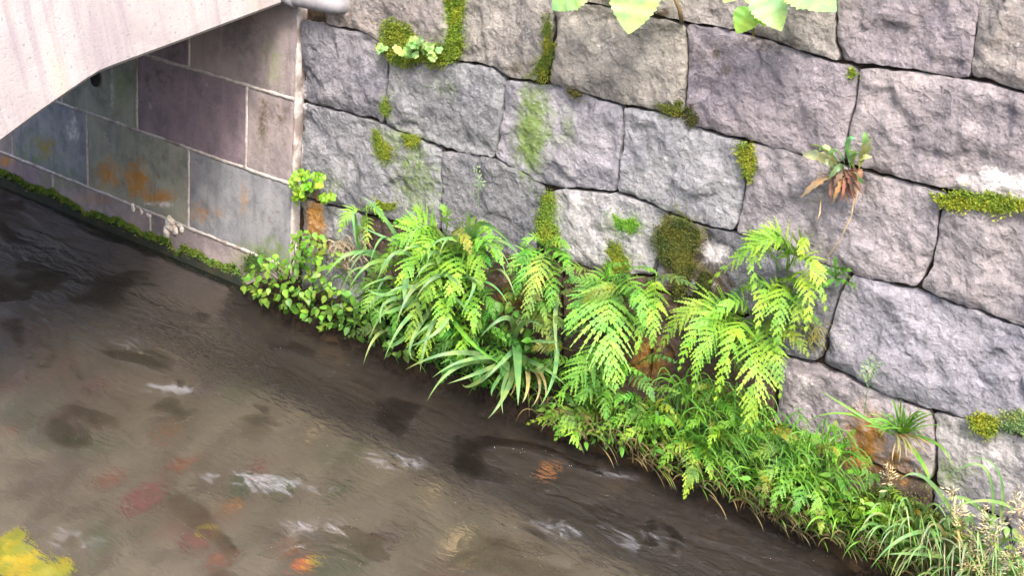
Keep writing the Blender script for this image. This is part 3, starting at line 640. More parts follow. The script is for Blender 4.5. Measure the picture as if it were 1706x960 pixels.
fern('mid green fern hanging below the pale mossy stone joint', (905, 420), [
    ((905, 415), (880, 440), (862, 492), 60, .14), ((910, 415), (895, 460), (868, 556), 76, .19), ((905, 410), (890, 395), (868, 410), 44, .10), ((910, 415), (935, 425), (955, 465), 56, .14), ((912, 420), (920, 470), (915, 520), 56, .16),
    ((905, 410), (925, 400), (950, 415), 46, .10), ((900, 415), (870, 425), (845, 460), 56, .14)], YG)
fern('low fern fronds half hidden under the long grass', (790, 560), [
    ((790, 560), (760, 590), (735, 640), 56, .18), ((795, 560), (800, 600), (790, 640), 52, .18), ((800, 560), (830, 590), (840, 630), 52, .17), ((785, 560), (750, 565), (715, 600), 56, .18), ((800, 560), (840, 560), (870, 590), 50, .15)], MID)
fern('tiny parsley like fern in the joint above the big blue grey stone', (1392, 455), [((1392, 465), (1378, 450), (1366, 446), 26, .05), ((1392, 465), (1392, 445), (1390, 428), 28, .05), ((1392, 465), (1405, 450), (1418, 452), 26, .05), ((1392, 465), (1380, 470), (1372, 478), 24, .05), ((1392, 465), (1402, 466), (1412, 474), 24, .05)], MID)

# tangled small fronds that close the band between the large ferns
def tangle(label, root_px, poly, n, Lr, color):
    t = thing('fern', P(*root_px, .01), label, 'fern', 'ferns along the foot of the wall')
    for k in range(n):
        while True:
            x, y = random.uniform(*poly[0]), random.uniform(*poly[1])
            if wl(x)-y > 12: break
        a = random.uniform(-.3, 3.44); L = random.uniform(*Lr); tx, ty = x+L*math.cos(a), y+L*.75*math.sin(a); d = random.uniform(.10, .2)
        frond(t, P(x, y, d*.4), P((x+tx)/2+random.uniform(-10, 10), (y+ty)/2-L*.15, d*.85), P(tx, ty, d), L*random.uniform(.38, .55)*MPP, max(8, int(L/7.5)), tuple(c*random.uniform(.5, 1.05) for c in color), teeth=7)  # filler tones darkened by varying amounts to suggest shade inside the growth
tangle('fine tangled fern fronds between the dense clump and the coarse grass', (800, 470), ((640, 900), (400, 560)), 34, (50, 95), YG)
tangle('fine fern fronds behind the broad mid green fern', (960, 520), ((880, 1080), (450, 640)), 34, (45, 90), YG)
tangle('short fern fronds along the bank under the drooping bright fern', (1130, 700), ((1020, 1300), (640, 780)), 34, (40, 75), LIME)
tangle('small pale fern fronds along the bank below the orange stained stone', (1400, 830), ((1290, 1500), (740, 880)), 24, (35, 60), LIME)

# ------------------------------------------------------------------ grasses
def clump(label, root_px, blades, color, width=9, group='grass clumps at the water edge', n0=.06):
    t = thing('grass_clump', P(*root_px, n0*.5), label, 'grass', group)
    for b in blades:
        pts = b[:3]; w = b[3] if len(b) > 3 else width; d = b[4] if len(b) > 4 else .2; col = b[5] if len(b) > 5 else color
        d *= 1.25; blade(t, [P(*pts[0], n0), P(*pts[1], (n0+d)*.62), P(*pts[2], d)], w*mpp(P(*pts[0], n0)), col)
    return t
clump('coarse grass with broad blades bending down over the dark water', (850, 590), [
    ((830, 606), (760, 588), (676, 616), 10, .28), ((835, 606), (765, 610), (712, 668), 9, .28), ((858, 565), (862, 610), (863, 676), 16, .24), ((858, 570), (845, 530), (800, 562), 11, .22), ((858, 572), (895, 570), (932, 572), 11, .22),
    ((862, 590), (845, 650), (813, 698), 10, .26), ((925, 560), (925, 620), (898, 680), 9, .22), ((870, 600), (895, 620), (925, 590), 9, .2), ((860, 580), (840, 600), (800, 640), 9, .24), ((865, 600), (840, 640), (838, 690), 8, .24),
    ((850, 590), (870, 540), (905, 545), 9, .2), ((875, 600), (880, 640), (870, 672), 8, .22, STRAW), ((880, 600), (900, 640), (885, 680), 7, .22, STRAW), ((880, 605), (905, 630), (908, 668), 6, .2, STRAW), ((870, 605), (860, 640), (850, 660), 6, .2, STRAW),
    ((835, 606), (790, 640), (770, 640), 8, .24), ((930, 480), (925, 540), (930, 600), 8, .18), ((845, 600), (800, 620), (745, 640), 8, .26), ((850, 600), (780, 600), (720, 630), 8, .26), ((860, 596), (900, 610), (940, 640), 8, .2), ((855, 600), (825, 640), (820, 660), 7, .24)], BLU)
rl = []
for k in range(26):
    x, y = random.uniform(640, 800), random.uniform(400, 560); a = random.uniform(2.2, 4.2) if random.random() < .7 else random.uniform(-.8, .9); L = random.uniform(60, 120)
    rl.append(((x, y), (x+L*.55*math.cos(a), y+L*.4*math.sin(a)-20), (x+L*math.cos(a), y+L*.4*math.sin(a)+random.uniform(0, 40)), random.uniform(5, 9), random.uniform(.18, .24)))
clump('long grass with pale stems rising through the fern clump', (745, 470), [
    ((730, 490), (775, 560), (835, 607), 8, .22, YG), ((775, 440), (780, 380), (778, 350), 12, .14), ((790, 440), (800, 372), (862, 420), 11, .16), ((690, 450), (645, 370), (606, 329), 8, .2), ((600, 420), (588, 350), (594, 412), 10, .14),
    ((680, 440), (676, 470), (673, 508), 14, .24), ((700, 460), (650, 490), (610, 480), 9, .22), ((720, 500), (650, 500), (635, 540), 8, .24), ((730, 510), (680, 530), (640, 600), 9, .26), ((720, 520), (665, 570), (640, 572), 8, .26), ((745, 470), (720, 440), (690, 470), 9, .22),
    ((750, 480), (740, 540), (675, 580), 9, .27), ((760, 470), (790, 470), (770, 520), 9, .24), ((750, 450), (725, 420), (712, 440), 8, .2), ((720, 480), (690, 480), (660, 540), 10, .26), ((745, 480), (690, 560), (690, 600), 8, .26), ((800, 430), (825, 400), (870, 430), 9, .15),
    ((760, 500), (720, 540), (700, 620), 8, .26), ((740, 440), (700, 410), (660, 430), 8, .22), ((700, 420), (650, 400), (590, 372), 7, .16), ((735, 470), (650, 520), (620, 500), 8, .24)]+rl, BLU)
rb = []
for k in range(44):
    a = random.uniform(-2.9, -.2); L = random.uniform(30, 80); rb.append(((1500+random.uniform(-14, 14), 722+random.uniform(-6, 6)), (1500+L*.6*math.cos(a), 722+L*.6*math.sin(a)), (1500+L*1.0*math.cos(a), 722+L*.8*math.sin(a)+random.uniform(0, 20)), random.uniform(2, 3.6), random.uniform(.05, .09)))
for k in range(12):
    a = random.uniform(.2, 2.9); L = random.uniform(30, 60); rb.append(((1500+random.uniform(-14, 14), 722), (1500+L*.6*math.cos(a), 726+L*.3*math.sin(a)), (1500+L*math.cos(a), 730+L*.8*math.sin(a)), random.uniform(3, 5), .1, STRAW))
rb += [((1490, 725), (1430, 690), (1365, 650), 6, .06), ((1490, 725), (1410, 690), (1340, 705), 5, .07), ((1500, 730), (1535, 770), (1550, 810), 8, .12), ((1505, 725), (1560, 740), (1585, 775), 7, .12)]
clump('tuft of grass with straw coloured base growing from the wall joint', (1500, 722), rb, YG, n0=.02)
rb = []
for k in range(130):
    x = random.uniform(1490, 1700); y = wl(x)-random.uniform(-10, 60); a = random.uniform(-2.7, -.5); L = random.uniform(50, 120)
    rb.append(((x, y), (x+L*.6*math.cos(a), y+L*.8*math.sin(a)), (x+L*1.15*math.cos(a), y+L*.45*math.sin(a)+random.uniform(0, 45)), random.uniform(3, 6), random.uniform(.12, .24), (.26, .42, .15) if random.random() < .7 else (.40, .40, .22)))
rb += [((1600, 900), (1520, 890), (1450, 948), 8, .24), ((1640, 940), (1540, 925), (1475, 925), 7, .24), ((1650, 900), (1640, 780), (1560, 812), 4.5, .12), ((1660, 900), (1665, 790), (1605, 765), 4, .11), ((1660, 880), (1600, 830), (1550, 862), 7, .16), ((1690, 850), (1640, 835), (1575, 850), 6, .15), ((1600, 880), (1545, 800), (1500, 800), 7, .16)]
clump('lush arching grass at the water edge below the pale stone', (1610, 920), rb, BLU)
rb = []
for k in range(22):
    x = random.uniform(1395, 1540); y = wl(x)-random.uniform(10, 60); a = random.uniform(-3.0, -.2); L = random.uniform(40, 80)
    rb.append(((x, y), (x+L*.6*math.cos(a), y+L*.6*math.sin(a)), (x+L*1.1*math.cos(a), y+L*.2*math.sin(a)+random.uniform(0, 30)), random.uniform(3, 6), random.uniform(.1, .2)))
clump('thin yellow green grass on the bank below the straw based tuft', (1465, 880), rb, YG, width=5)
# fine grass that nobody could count
def fine(name, label, region, n, L, w, color, out=(.06, .2), flop=1.0, mat=None, base=None):
    mb = MB()
    for k in range(n):
        x, y = region(); a = random.uniform(-math.pi, 0) if flop < .8 else random.uniform(-2.8, 1.2); l = random.uniform(.5, 1)*L
        n0 = random.uniform(out[0], out[1])*.7; n1 = random.uniform(*out)
        p0, p1 = P(x, y, n0), P(x+l*.6*math.cos(a), y+l*.55*math.sin(a)-l*.15, n1); p2 = P(x+l*math.cos(a), y+l*.55*math.sin(a)+l*.30*flop, n1+.02)
        blade(None, [p0, p1, p2], w*mpp(p0)*random.uniform(.6, 1.2), color, seg=7, mb=mb)
    o = mb.build(name, mat or M_GRASS, None, color); return tag(o, label, 'grass', kind='stuff')
def band(x0, x1, up0, up1):
    def f():
        x = random.uniform(x0, x1); return x, wl(x)-random.uniform(up0, up1)
    return f
fine('soft_grass', 'soft fine grass between the hanging fern and the spreading fern', band(1120, 1400, 20, 150), 420, 85, 3.2, (.17, .40, .055), (.05, .16))
fine('bank_grass', 'short mixed grass covering the foot of the bank', band(1000, 1560, -6, 60), 420, 46, 3.0, (.16, .33, .04), (.06, .16))
fine('matted_straw', 'dead matted straw trailing at the waterline', band(880, 1560, -14, 16), 260, 60, 3.0, (.20, .16, .075), (.08, .17), mat=M_DRY)
fine('under_grass', 'short grass in the shade beneath the fern clump', band(560, 1000, 0, 90), 320, 44, 3.4, (.12, .28, .035), (.05, .15))

# ------------------------------------------------------------------ leafy plants
ME_OV = leaf_mesh('ovate_leaf', 7, .72, 0, cup=.25); ME_RND = leaf_mesh('round_leaf', 7, .95, 0, cup=.15); ME_SM = leaf_mesh('pointed_leaf', 6, .5, 0, cup=.2)
def inside(poly, x, y):
    r = False; j = len(poly)-1
    for i in range(len(poly)):
        if (poly[i][1] > y) != (poly[j][1] > y) and x < (poly[j][0]-poly[i][0])*(y-poly[i][1])/(poly[j][1]-poly[i][1])+poly[i][0]: r = not r
        j = i
    return r
def rnd_in(poly):
    xs = [p[0] for p in poly]; ys = [p[1] for p in poly]
    while True:
        x, y = random.uniform(min(xs), max(xs)), random.uniform(min(ys), max(ys))
        if inside(poly, x, y): return x, y
def leafy(name, label, cat, root_px, poly, n, size, color, me, out=(.05, .16), group=None, stem_col=(.12, .16, .04), n0=.03):
    t = thing(name, P(*root_px, n0), label, cat, group); mb = MB()
    for k in range(n):
        x, y = rnd_in(poly); d0 = random.uniform(*out); p = P(x, y, d0)
        d = nrm(np.array([random.uniform(-1, 1), -.35, random.uniform(-.9, .35)])); nv = nrm(VIEW*.7+np.array([0, 0, .7])+rng.normal(0, .38, 3))
        c = color if random.random() > .25 else tuple(q*.6 for q in color)
        place('leaf', me, t, p, d, nv, size*MPP*random.uniform(.65, 1.25), c)
        if k % 2 == 0:
            q = P(root_px[0]*.35+x*.65+random.uniform(-12, 12), root_px[1]*.35+y*.65+10, d0*.4)
            v, f = tube([q, (p+q)/2+np.array([0, -.01, .012]), p], [.0016, .0013, .0008], 4, False); mb.add(v, f)
    mb.build('stem', M_LEAF, t, stem_col)['kind'] = 'stuff'; return t
leafy('creeping_plant', 'creeping plant with small oval leaves where the abutment meets the rough wall', 'plant', (500, 480),
      [(400, 478), (430, 425), (470, 420), (505, 380), (530, 420), (560, 470), (600, 500), (600, 540), (540, 548), (500, 530), (450, 505)], 285, 15.5, (.22, .42, .06), ME_OV)
leafy('creeping_plant', 'trailing leafy stems climbing beside the orange rust streak', 'plant', (545, 430), [(492, 390), (510, 378), (560, 405), (575, 430), (560, 460), (520, 440)], 40, 14, (.24, .46, .06), ME_OV, (.02, .09))
leafy('creeping_plant', 'low leafy weed half under the fern clump at the water edge', 'plant', (640, 560), [(560, 510), (640, 500), (700, 560), (690, 610), (640, 585), (580, 550)], 110, 15, (.13, .30, .05), ME_OV)
leafy('leafy_weed', 'small leafed weed under the broad mid green fern', 'plant', (990, 690), [(900, 690), (960, 640), (1080, 660), (1150, 700), (1130, 760), (1040, 745), (960, 735)], 150, 15, (.15, .34, .045), ME_SM)
leafy('leafy_weed', 'leafy weed with tiny leaves below the spreading fern', 'plant', (1340, 830), [(1230, 790), (1330, 770), (1420, 800), (1500, 880), (1440, 880), (1340, 850), (1260, 830)], 150, 14, (.24, .44, .05), ME_SM)
leafy('leafy_weed', 'pale small leafed weed among the dry seed heads', 'plant', (1660, 920), [(1560, 870), (1640, 850), (1706, 880), (1710, 960), (1640, 960), (1570, 920)], 90, 14, (.22, .38, .10), ME_SM)
leafy('leafy_weed', 'dark leafy weed behind the coarse bending grass', 'plant', (800, 560), [(700, 560), (760, 500), (850, 500), (920, 600), (900, 660), (800, 650), (720, 610)], 120, 17, (.11, .27, .035), ME_OV)
# heart shaped leaves among the grass
ht = thing('broad_leaf_weed', P(825, 515, .08), 'weed with two glossy heart shaped leaves beside the brown rock', 'plant')
for x, y, s in ((824, 512, 34), (805, 530, 28)): place('leaf', ME_RND, ht, P(x, y-12, .12), (.1, -.2, -1), VIEW+np.array([0, 0, .3]), s*MPP, (.15, .36, .06))
v, f = tube([P(815, 560, .04), P(815, 530, .09), P(824, 502, .12)], .0012, 5); mesh_obj('stem', v, f, M_LEAF, ht, color=(.14, .2, .05))
# clover
def trefoil():
    vs = []; fs = []
    for k in range(3):
        a0 = k*2*math.pi/3; o = len(vs); vs.append((0, 0, 0))
        for i in range(9):
            a = a0+(i/8-.5)*1.95; r = .5*(1-.16*math.exp(-((i-4)/1.0)**2))*(.55+.45*math.sin(math.pi*(.12+.76*i/8))); vs.append((r*math.cos(a), r*math.sin(a), .07*math.sin(i*.8)+.08*r))
        fs += [(o, o+i, o+i+1) for i in range(1, 9)]
    me = bpy.data.meshes.new('trefoil'); me.from_pydata(vs, [], fs); me.materials.append(M_LEAF); return me
ME_TRI = trefoil()
def clover(label, root_px, poly, n, size, color, out):
    t = thing('clover', P(*root_px, .01), label, 'clover', 'clover growing on the wall'); mb = MB()
    for k in range(n):
        x, y = rnd_in(poly); p = P(x, y, random.uniform(*out)); a = random.uniform(0, 6.28)
        place('leaf', ME_TRI, t, p, (math.cos(a), -.2, math.sin(a)), VIEW+np.array([0, 0, .5])+rng.normal(0, .25, 3), size*MPP*random.uniform(.75, 1.2), color)
        v, f = tube([P(*root_px, .005), (P(*root_px, .02)+p)/2, p], .0009, 4, False); mb.add(v, f)
    mb.build('stem', M_LEAF, t, (.2, .3, .06))['kind'] = 'stuff'
clover('bright green clover tuft on the corner above the orange rust streak', (515, 322), [(488, 290), (510, 280), (535, 288), (545, 318), (558, 330), (540, 334), (510, 325), (490, 340), (486, 320)], 42, 21, (.32, .56, .06), (.02, .07))
clover('pale green clover growing on the large moss cushion', (690, 88), [(660, 82), (690, 62), (715, 70), (735, 85), (720, 98), (690, 96), (665, 95)], 26, 16, (.42, .60, .20), (.03, .07))
clover('pale clover sprig at the edge of the large moss cushion', (634, 80), [(626, 70), (640, 70), (645, 85), (630, 88)], 7, 13, (.42, .60, .22), (.02, .05))
# large leaves hanging in from the top of the wall
def big_leaf(t, a, b, w, d, color, serr=.10, fold=.12):
    p0, p1 = P(*a, d*.8), P(*b, d); L = np.linalg.norm(p1-p0); T = (p1-p0)/L
    nv = nrm(VIEW+np.array([0, 0, .5])+rng.normal(0, .12, 3)); nv = nrm(nv-T*(nv@T)); sd = np.cross(T, nv); vs = []; fs = []; n = 22; ww = w*MPP
    for i in range(n+1):
        u = i/n; h = ww*.5*(math.sin(math.pi*u**.62)**.8 if 0 < u < 1 else .02)*(1+serr*((i % 2)-.5))
        bend = nv*(-.10*L*u*u)
        for q in (-1, -.5, 0, .5, 1): vs.append(p0+T*L*u+sd*h*q+bend+nv*(fold*h*abs(q)+.06*h*math.sin(u*22)*abs(q)))
    fs = [(i*5+j, i*5+j+1, i*5+j+6, i*5+j+5) for i in range(n) for j in range(4)]
    mesh_obj('leaf', vs, fs, M_LEAF, t, color=color)
LT = (.42, .66, .26)
t = thing('leafy_shrub', P(1120, 12, .01), 'large leaved shrub shoot rooted in the top joint above the tan stone', 'shrub')
big_leaf(t, (975, -38), (916, 14), 66, .16, LT); big_leaf(t, (1062, -34), (1047, 55), 70, .18, LT); big_leaf(t, (1010, -50), (975, -10), 50, .14, LT); big_leaf(t, (1100, -50), (1115, -6), 40, .12, LT)
v, f = tube([P(1136, 38, .0), P(1132, 14, .03), P(1120, -10, .06), P(1080, -40, .1), P(1060, -36, .15)], [.006, .006, .005, .004, .002], 8); mesh_obj('stem', v, f, M_DRY, t, color=(.30, .20, .11))
v, f = tube([P(1080, -40, .1), P(1020, -45, .13), P(975, -38, .13)], [.004, .003, .002], 6); mesh_obj('stem', v, f, M_LEAF, t, color=(.3, .4, .12))
t = thing('leafy_shrub', P(1258, 55, .01), 'serrated light green leaves of a shoot above the lilac stone', 'shrub')
big_leaf(t, (1252, 14), (1227, 55), 36, .12, (.36, .62, .12), .12); big_leaf(t, (1268, -14), (1302, 47), 50, .14, LT, .12); big_leaf(t, (1352, -22), (1312, 4), 50, .13, LT, .12); big_leaf(t, (1320, -30), (1392, 12), 62, .15, LT, .14); big_leaf(t, (1255, -6), (1235, -12), 26, .1, LT); big_leaf(t, (1262, 20), (1274, 42), 16, .11, (.36, .62, .12)); big_leaf(t, (1225, -20), (1205, 3), 24, .1, LT)
v, f = tube([P(1256, 58, .0), P(1254, 40, .03), P(1253, 14, .09), P(1262, -12, .11), P(1330, -32, .12)], [.004, .004, .003, .003, .002], 7); mesh_obj('stem', v, f, M_LEAF, t, color=(.42, .42, .18))

# weed with withered leaves and a bare root
t = thing('withered_weed', P(1408, 285, .005), 'half withered weed with brown leaves and a trailing root in the wall joint', 'weed')
def lobed(t, a, b, w, d, color, lob=.5, mat=None, name='leaf', n=14):
    p0, p1 = P(*a, d*.5), P(*b, d); L = np.linalg.norm(p1-p0); T = (p1-p0)/L; nv = nrm(VIEW+np.array([0, 0, .4])+rng.normal(0, .3, 3)); nv = nrm(nv-T*(nv@T)); sd = np.cross(T, nv); vs = []
    for i in range(n+1):
        u = i/n; h = w*MPP*.5*(.12+.88*max(0, math.sin(math.pi*min(1, max(0, u*1.05-.05)))**.9 if u > .1 else 0))*(1-lob*(i % 2)); bend = nv*(-.15*L*u*u)+sd*.05*L*math.sin(u*3)
        for q in (-1, 0, 1): vs.append(p0+T*L*u+sd*h*q+bend+nv*abs(q)*h*.35)
    mesh_obj(name, vs, [(i*3+j, i*3+j+1, i*3+j+4, i*3+j+3) for i in range(n) for j in range(2)], mat or M_LEAF, t, color=color)
def curl(t, a, b, w, d, color, mat, name, lob=.4):      # a narrow lobed leaf that arches over
    p0, p2 = P(*a, .01), P(*b, d); m = (np.array(a)+np.array(b))/2+np.array([random.uniform(-10, 10), -random.uniform(4, 16)]); p1 = P(m[0], m[1], d*.9)
    c = bez(p0, 2*p1-.5*(p0+p2), p2, 13); hint = nrm(VIEW+rng.normal(0, .5, 3)); vs = []
    for i in range(13):
        T = nrm(c[min(i+1, 12)]-c[max(i-1, 0)]); nv = nrm(hint-T*(hint@T)); sd = np.cross(T, nv); u = i/12
        h = w*mpp(p0)*.5*(.15+.85*math.sin(math.pi*max(0, u-.12)/.9 if u < .98 else .05)**.8 if u > .15 else .12)*(1-lob*(i % 2)*random.uniform(.5, 1))
        vs += [c[i]-sd*h+nv*h*.4, c[i], c[i]+sd*h+nv*h*.4]
    mesh_obj(name, vs, [(i*3+q, i*3+q+1, i*3+q+4, i*3+q+3) for i in range(12) for q in range(2)], mat, t, color=[x*random.uniform(.8, 1.2) for x in color])
for a, b, w in [((1405, 282), (1338, 258), 20), ((1400, 280), (1350, 242), 12), ((1404, 279), (1364, 250), 13), ((1408, 278), (1380, 256), 13), ((1402, 284), (1372, 270), 14), ((1416, 278), (1424, 230), 12), ((1416, 280), (1414, 252), 13), ((1430, 284), (1440, 220), 14), ((1432, 285), (1453, 230), 12), ((1432, 287), (1452, 262), 13),
                ((1428, 287), (1440, 306), 16), ((1425, 286), (1432, 254), 11), ((1410, 286), (1384, 288), 13), ((1430, 284), (1446, 245), 12), ((1405, 285), (1380, 298), 12)]: curl(t, a, b, w, random.uniform(.04, .10), (.36, .50, .24), M_LEAF, 'leaf')
for k in range(26):
    x, y = random.uniform(1372, 1440), random.uniform(296, 340); curl(t, (1412+random.uniform(-12, 14), 286), (x, y), random.uniform(6, 14), random.uniform(.02, .07), (.26, .15, .105), M_DRY, 'withered_leaf', .6)
curl(t, (1395, 296), (1336, 328), 14, .05, (.40, .24, .17), M_DRY, 'withered_leaf', .5)
for path in ([(1412, 290), (1424, 330), (1418, 360), (1400, 398), (1385, 420), (1352, 468)], [(1405, 290), (1372, 300), (1356, 316)], [(1418, 290), (1430, 318), (1420, 350)], [(1400, 288), (1362, 290), (1350, 310)], [(1368, 330), (1366, 355), (1360, 370)]):
    pp = [P(x, y, .05 if i else .01) for i, (x, y) in enumerate(path)]; v, f = tube(pp, np.linspace(.0026, .0012, len(pp)), 6); mesh_obj('root', v, f, M_DRY, t, color=(.55, .40, .26))

# seed heads
def seed_head(label, stem, n, spread, color, scol, size=5, d=.1, droop=0.0):
    t = thing('seed_head', P(*stem[0], .03), label, 'seed head', 'grass seed heads')
    pp = [P(x, y, .03+(d-.03)*i/(len(stem)-1)) for i, (x, y) in enumerate(stem)]; v, f = tube(pp, np.linspace(.0014, .0008, len(pp)), 5, False); mesh_obj('stem', v, f, M_GRASS, t, color=scol)
    mb = MB(); (tx, ty), (bx, by) = stem[-1], stem[-2]
    for k in range(n):
        u = random.random()**.8; q = 1-u*spread[1]/max(1, math.dist((tx, ty), (bx, by))); x, y = tx+(bx-tx)*(1-q), ty+(by-ty)*(1-q); a = random.uniform(0, 6.28); r = random.uniform(.3, 1)*spread[0]*(.3+.7*u)
        p0 = P(x, y, d); p1 = P(x+r*math.cos(a), y+r*.6*math.sin(a)-r*.3, d+random.uniform(-.02, .03)); blade(None, [p0, (p0+p1)/2, p1], .0012, color, seg=4, mb=mb)
        for m_ in range(3):
            e = p1+rng.normal(0, .006, 3); blade(None, [e, e+nrm(p1-p0)*size*MPP*.5, e+nrm(p1-p0)*size*MPP], .0032, color, seg=4, mb=mb)
    mb.build('spikelets', M_DRY, t, color)['kind'] = 'stuff'
DRYC = (.62, .52, .36)
seed_head('wispy pale green seed head in front of the dark blue grey stone', [(797, 345), (796, 310), (794, 282)], 22, (14, 38), (.32, .46, .22), (.3, .44, .2), 5, .06)
seed_head('airy green seed head before the big blue grey stone', [(1440, 690), (1445, 650), (1458, 600)], 34, (26, 50), (.30, .42, .2), (.3, .44, .18), 5, .1)
seed_head('drooping green seed head above the spreading fern', [(1335, 750), (1333, 715), (1330, 678)], 16, (9, 26), (.30, .48, .18), (.26, .44, .14), 6, .1)
seed_head('slim green seed spike beside the large lime green fern', [(1222, 560), (1224, 510), (1234, 458)], 14, (5, 46), (.24, .44, .2), (.2, .42, .16), 6, .12)
seed_head('dry buff seed head against the orange stained stone', [(1482, 830), (1481, 800), (1478, 768)], 26, (12, 40), DRYC, (.4, .4, .2), 7, .12)
for k, (x, y) in enumerate([(1640, 845), (1672, 860), (1690, 820), (1655, 890), (1620, 875), (1700, 880), (1600, 840), (1680, 910), (1640, 915), (1700, 930), (1615, 905), (1585, 818), (1660, 935)]):
    seed_head('dry buff seed head in the lush arching grass', [(x+random.uniform(-20, 20), y+70), (x+random.uniform(-8, 8), y+32), (x, y)], 24, (15, 42), DRYC, (.45, .42, .22), 7, .2)

# fine weeds on stones
fine('joint_grass', 'fine dry moss grass hanging in the joint left of the big blue grey stone', lambda: (1355+random.uniform(-14, 14), 560+random.uniform(-20, 25)), 60, 24, 1.6, (.30, .30, .10), (.01, .03), 1.6)
fine('straw_tuft', 'grey dead straw tuft between the creeping plant and the fern clump', lambda: (578+random.uniform(-14, 14), 425+random.uniform(-14, 22)), 60, 40, 2.6, (.40, .32, .24), (.02, .08), 1.2, M_DRY)

# ------------------------------------------------------------------ moss
def moss(label, poly, dens, color, height=5, thick=.012, kindname='moss_patch', c2=None, droop=.0, base_n=.006):
    thick *= .38; height *= .66; dens *= 1.6; color = (color[0]*1.0, color[1]*1.32, color[2]*1.2)
    xs = [p[0] for p in poly]; ys = [p[1] for p in poly]; mb = MB()
    ar = abs(sum(poly[i][0]*poly[(i+1) % len(poly)][1]-poly[(i+1) % len(poly)][0]*poly[i][1] for i in range(len(poly))))/2
    cx, cy = sum(xs)/len(xs), sum(ys)/len(ys)
    # cushion under the tufts
    K = 40; R_ = 6; B = []
    for i in range(K):
        x = i/K*len(poly); a, b = poly[int(x) % len(poly)], poly[(int(x)+1) % len(poly)]; u = x-int(x); B.append((a[0]+(b[0]-a[0])*u, a[1]+(b[1]-a[1])*u))
    vs = []
    for k in range(R_+1):
        r = k/R_
        for i, (x, y) in enumerate(B):
            j = 1+.16*fb((x*.03, y*.03), 3, 3, 1.); j *= .88; qx, qy = cx+(x-cx)*r*j, cy+(y-cy)*r*j
            vs.append(P(qx, qy, base_n+thick*(1-r**3)*(1+.6*fb((qx, qy), .12, 3, 2.))-(.02 if k == R_ else 0)))
    mb.add(vs, [(k*K+i, (k+1)*K+i, (k+1)*K+(i+1) % K, k*K+(i+1) % K) for k in range(R_) for i in range(K)])
    n = int(ar*dens)
    for k in range(n):
        x, y = rnd_in(poly); sg = 2.0 if random.random() < .75 else 6.0; x += random.gauss(0, sg); y += random.gauss(0, sg)
        e = base_n+thick*.5+random.uniform(0, thick*.7); p = P(x, y, e); d = nrm(OUT*.7+np.array([random.gauss(0, .6), 0, random.gauss(.1-droop, .6)])); h = height*MPP*random.uniform(.5, 1.3); s = nrm(np.cross(d, rng.normal(0, 1, 3)))*h*.32
        mb.add([p-s, p+s, p+d*h*.6+s*.8, p+d*h, p+d*h*.6-s*.8], [(0, 1, 2, 3, 4)])
    o = mb.build(kindname, M_MOSS, None, color, smooth=False); return tag(o, label, 'moss', 'moss on the stones')
OL, BR, GR, DKM = (.20, .19, .022), (.085, .062, .018), (.16, .26, .03), (.06, .055, .012)
moss('olive moss cushion on the joint below the tan top stone', [(636, 36), (655, 30), (685, 42), (694, 62), (700, 80), (735, 70), (748, 85), (752, 104), (730, 112), (716, 116), (706, 100), (680, 112), (655, 108), (640, 92), (632, 64)], .55, OL, 5, .018)
moss('olive moss column climbing the vertical joint between two tan stones', [(740, -14), (776, -14), (774, 20), (768, 50), (774, 72), (764, 96), (742, 102), (730, 84), (736, 50), (744, 20)], .55, (.22, .22, .022), 5, .016)
moss('olive brown moss strip in the vertical joint left of the widest tan stone', [(905, 24), (916, 22), (920, 46), (918, 66), (930, 76), (922, 98), (912, 136), (898, 140), (888, 118), (904, 92), (906, 60)], .5, (.17, .15, .022), 4, .010)
moss('bright moss tuft under the end of the moss strip beside the slim clover joint', [(638, 164), (650, 158), (654, 172), (648, 192), (640, 196), (632, 182)], .5, OL, 4, .010)
moss('yellow green moss streak on the blue grey stone above the clover', [(620, 214), (630, 214), (640, 236), (654, 246), (654, 268), (640, 276), (628, 262), (620, 236)], .5, OL, 4, .008)
moss('small olive moss pad on the sloping joint above the green filmed stone', [(666, 222), (690, 222), (704, 232), (690, 248), (674, 244)], .5, OL, 4, .008)
moss('golden moss hanging in the vertical joint right of the middle blue grey stone', [(1230, 236), (1256, 238), (1258, 262), (1262, 276), (1250, 304), (1240, 296), (1236, 270), (1226, 256)], .5, (.24, .22, .03), 5, .010)
moss('thin brown green moss on the joint under the widest tan stone', [(1092, 170), (1120, 174), (1136, 162), (1140, 190), (1120, 194), (1100, 184)], .45, (.15, .12, .02), 4, .007)
moss('dark brown moss at the corner of the lilac stone', [(1142, 176), (1160, 186), (1166, 204), (1150, 216), (1142, 200)], .45, BR, 4, .006)
moss('small moss crumbs in the joint above the green filmed stone', [(940, 150), (962, 150), (974, 160), (956, 164)], .45, BR, 4, .006)
moss('yellow moss strip along the joint of the rightmost lilac stone', [(1546, 318), (1566, 328), (1600, 316), (1620, 326), (1660, 322), (1706, 334), (1760, 344), (1700, 350), (1680, 350), (1670, 356), (1620, 346), (1600, 350), (1568, 344)], .55, (.32, .28, .03), 5, .014)
moss('tiny yellow moss dot at the top of the lilac stone joint', [(1412, 114), (1424, 112), (1428, 126), (1416, 132)], .5, (.26, .26, .03), 4, .008)
moss('yellow green moss column left of the pale stone', [(902, 322), (924, 318), (926, 340), (916, 360), (930, 384), (936, 408), (918, 420), (898, 402), (892, 372), (900, 346)], .5, (.24, .24, .03), 5, .012)
moss('green moss pad on the pale stone', [(1008, 356), (1022, 358), (1040, 366), (1058, 362), (1070, 376), (1056, 392), (1040, 384), (1020, 376), (1006, 368)], .5, GR, 4, .010)
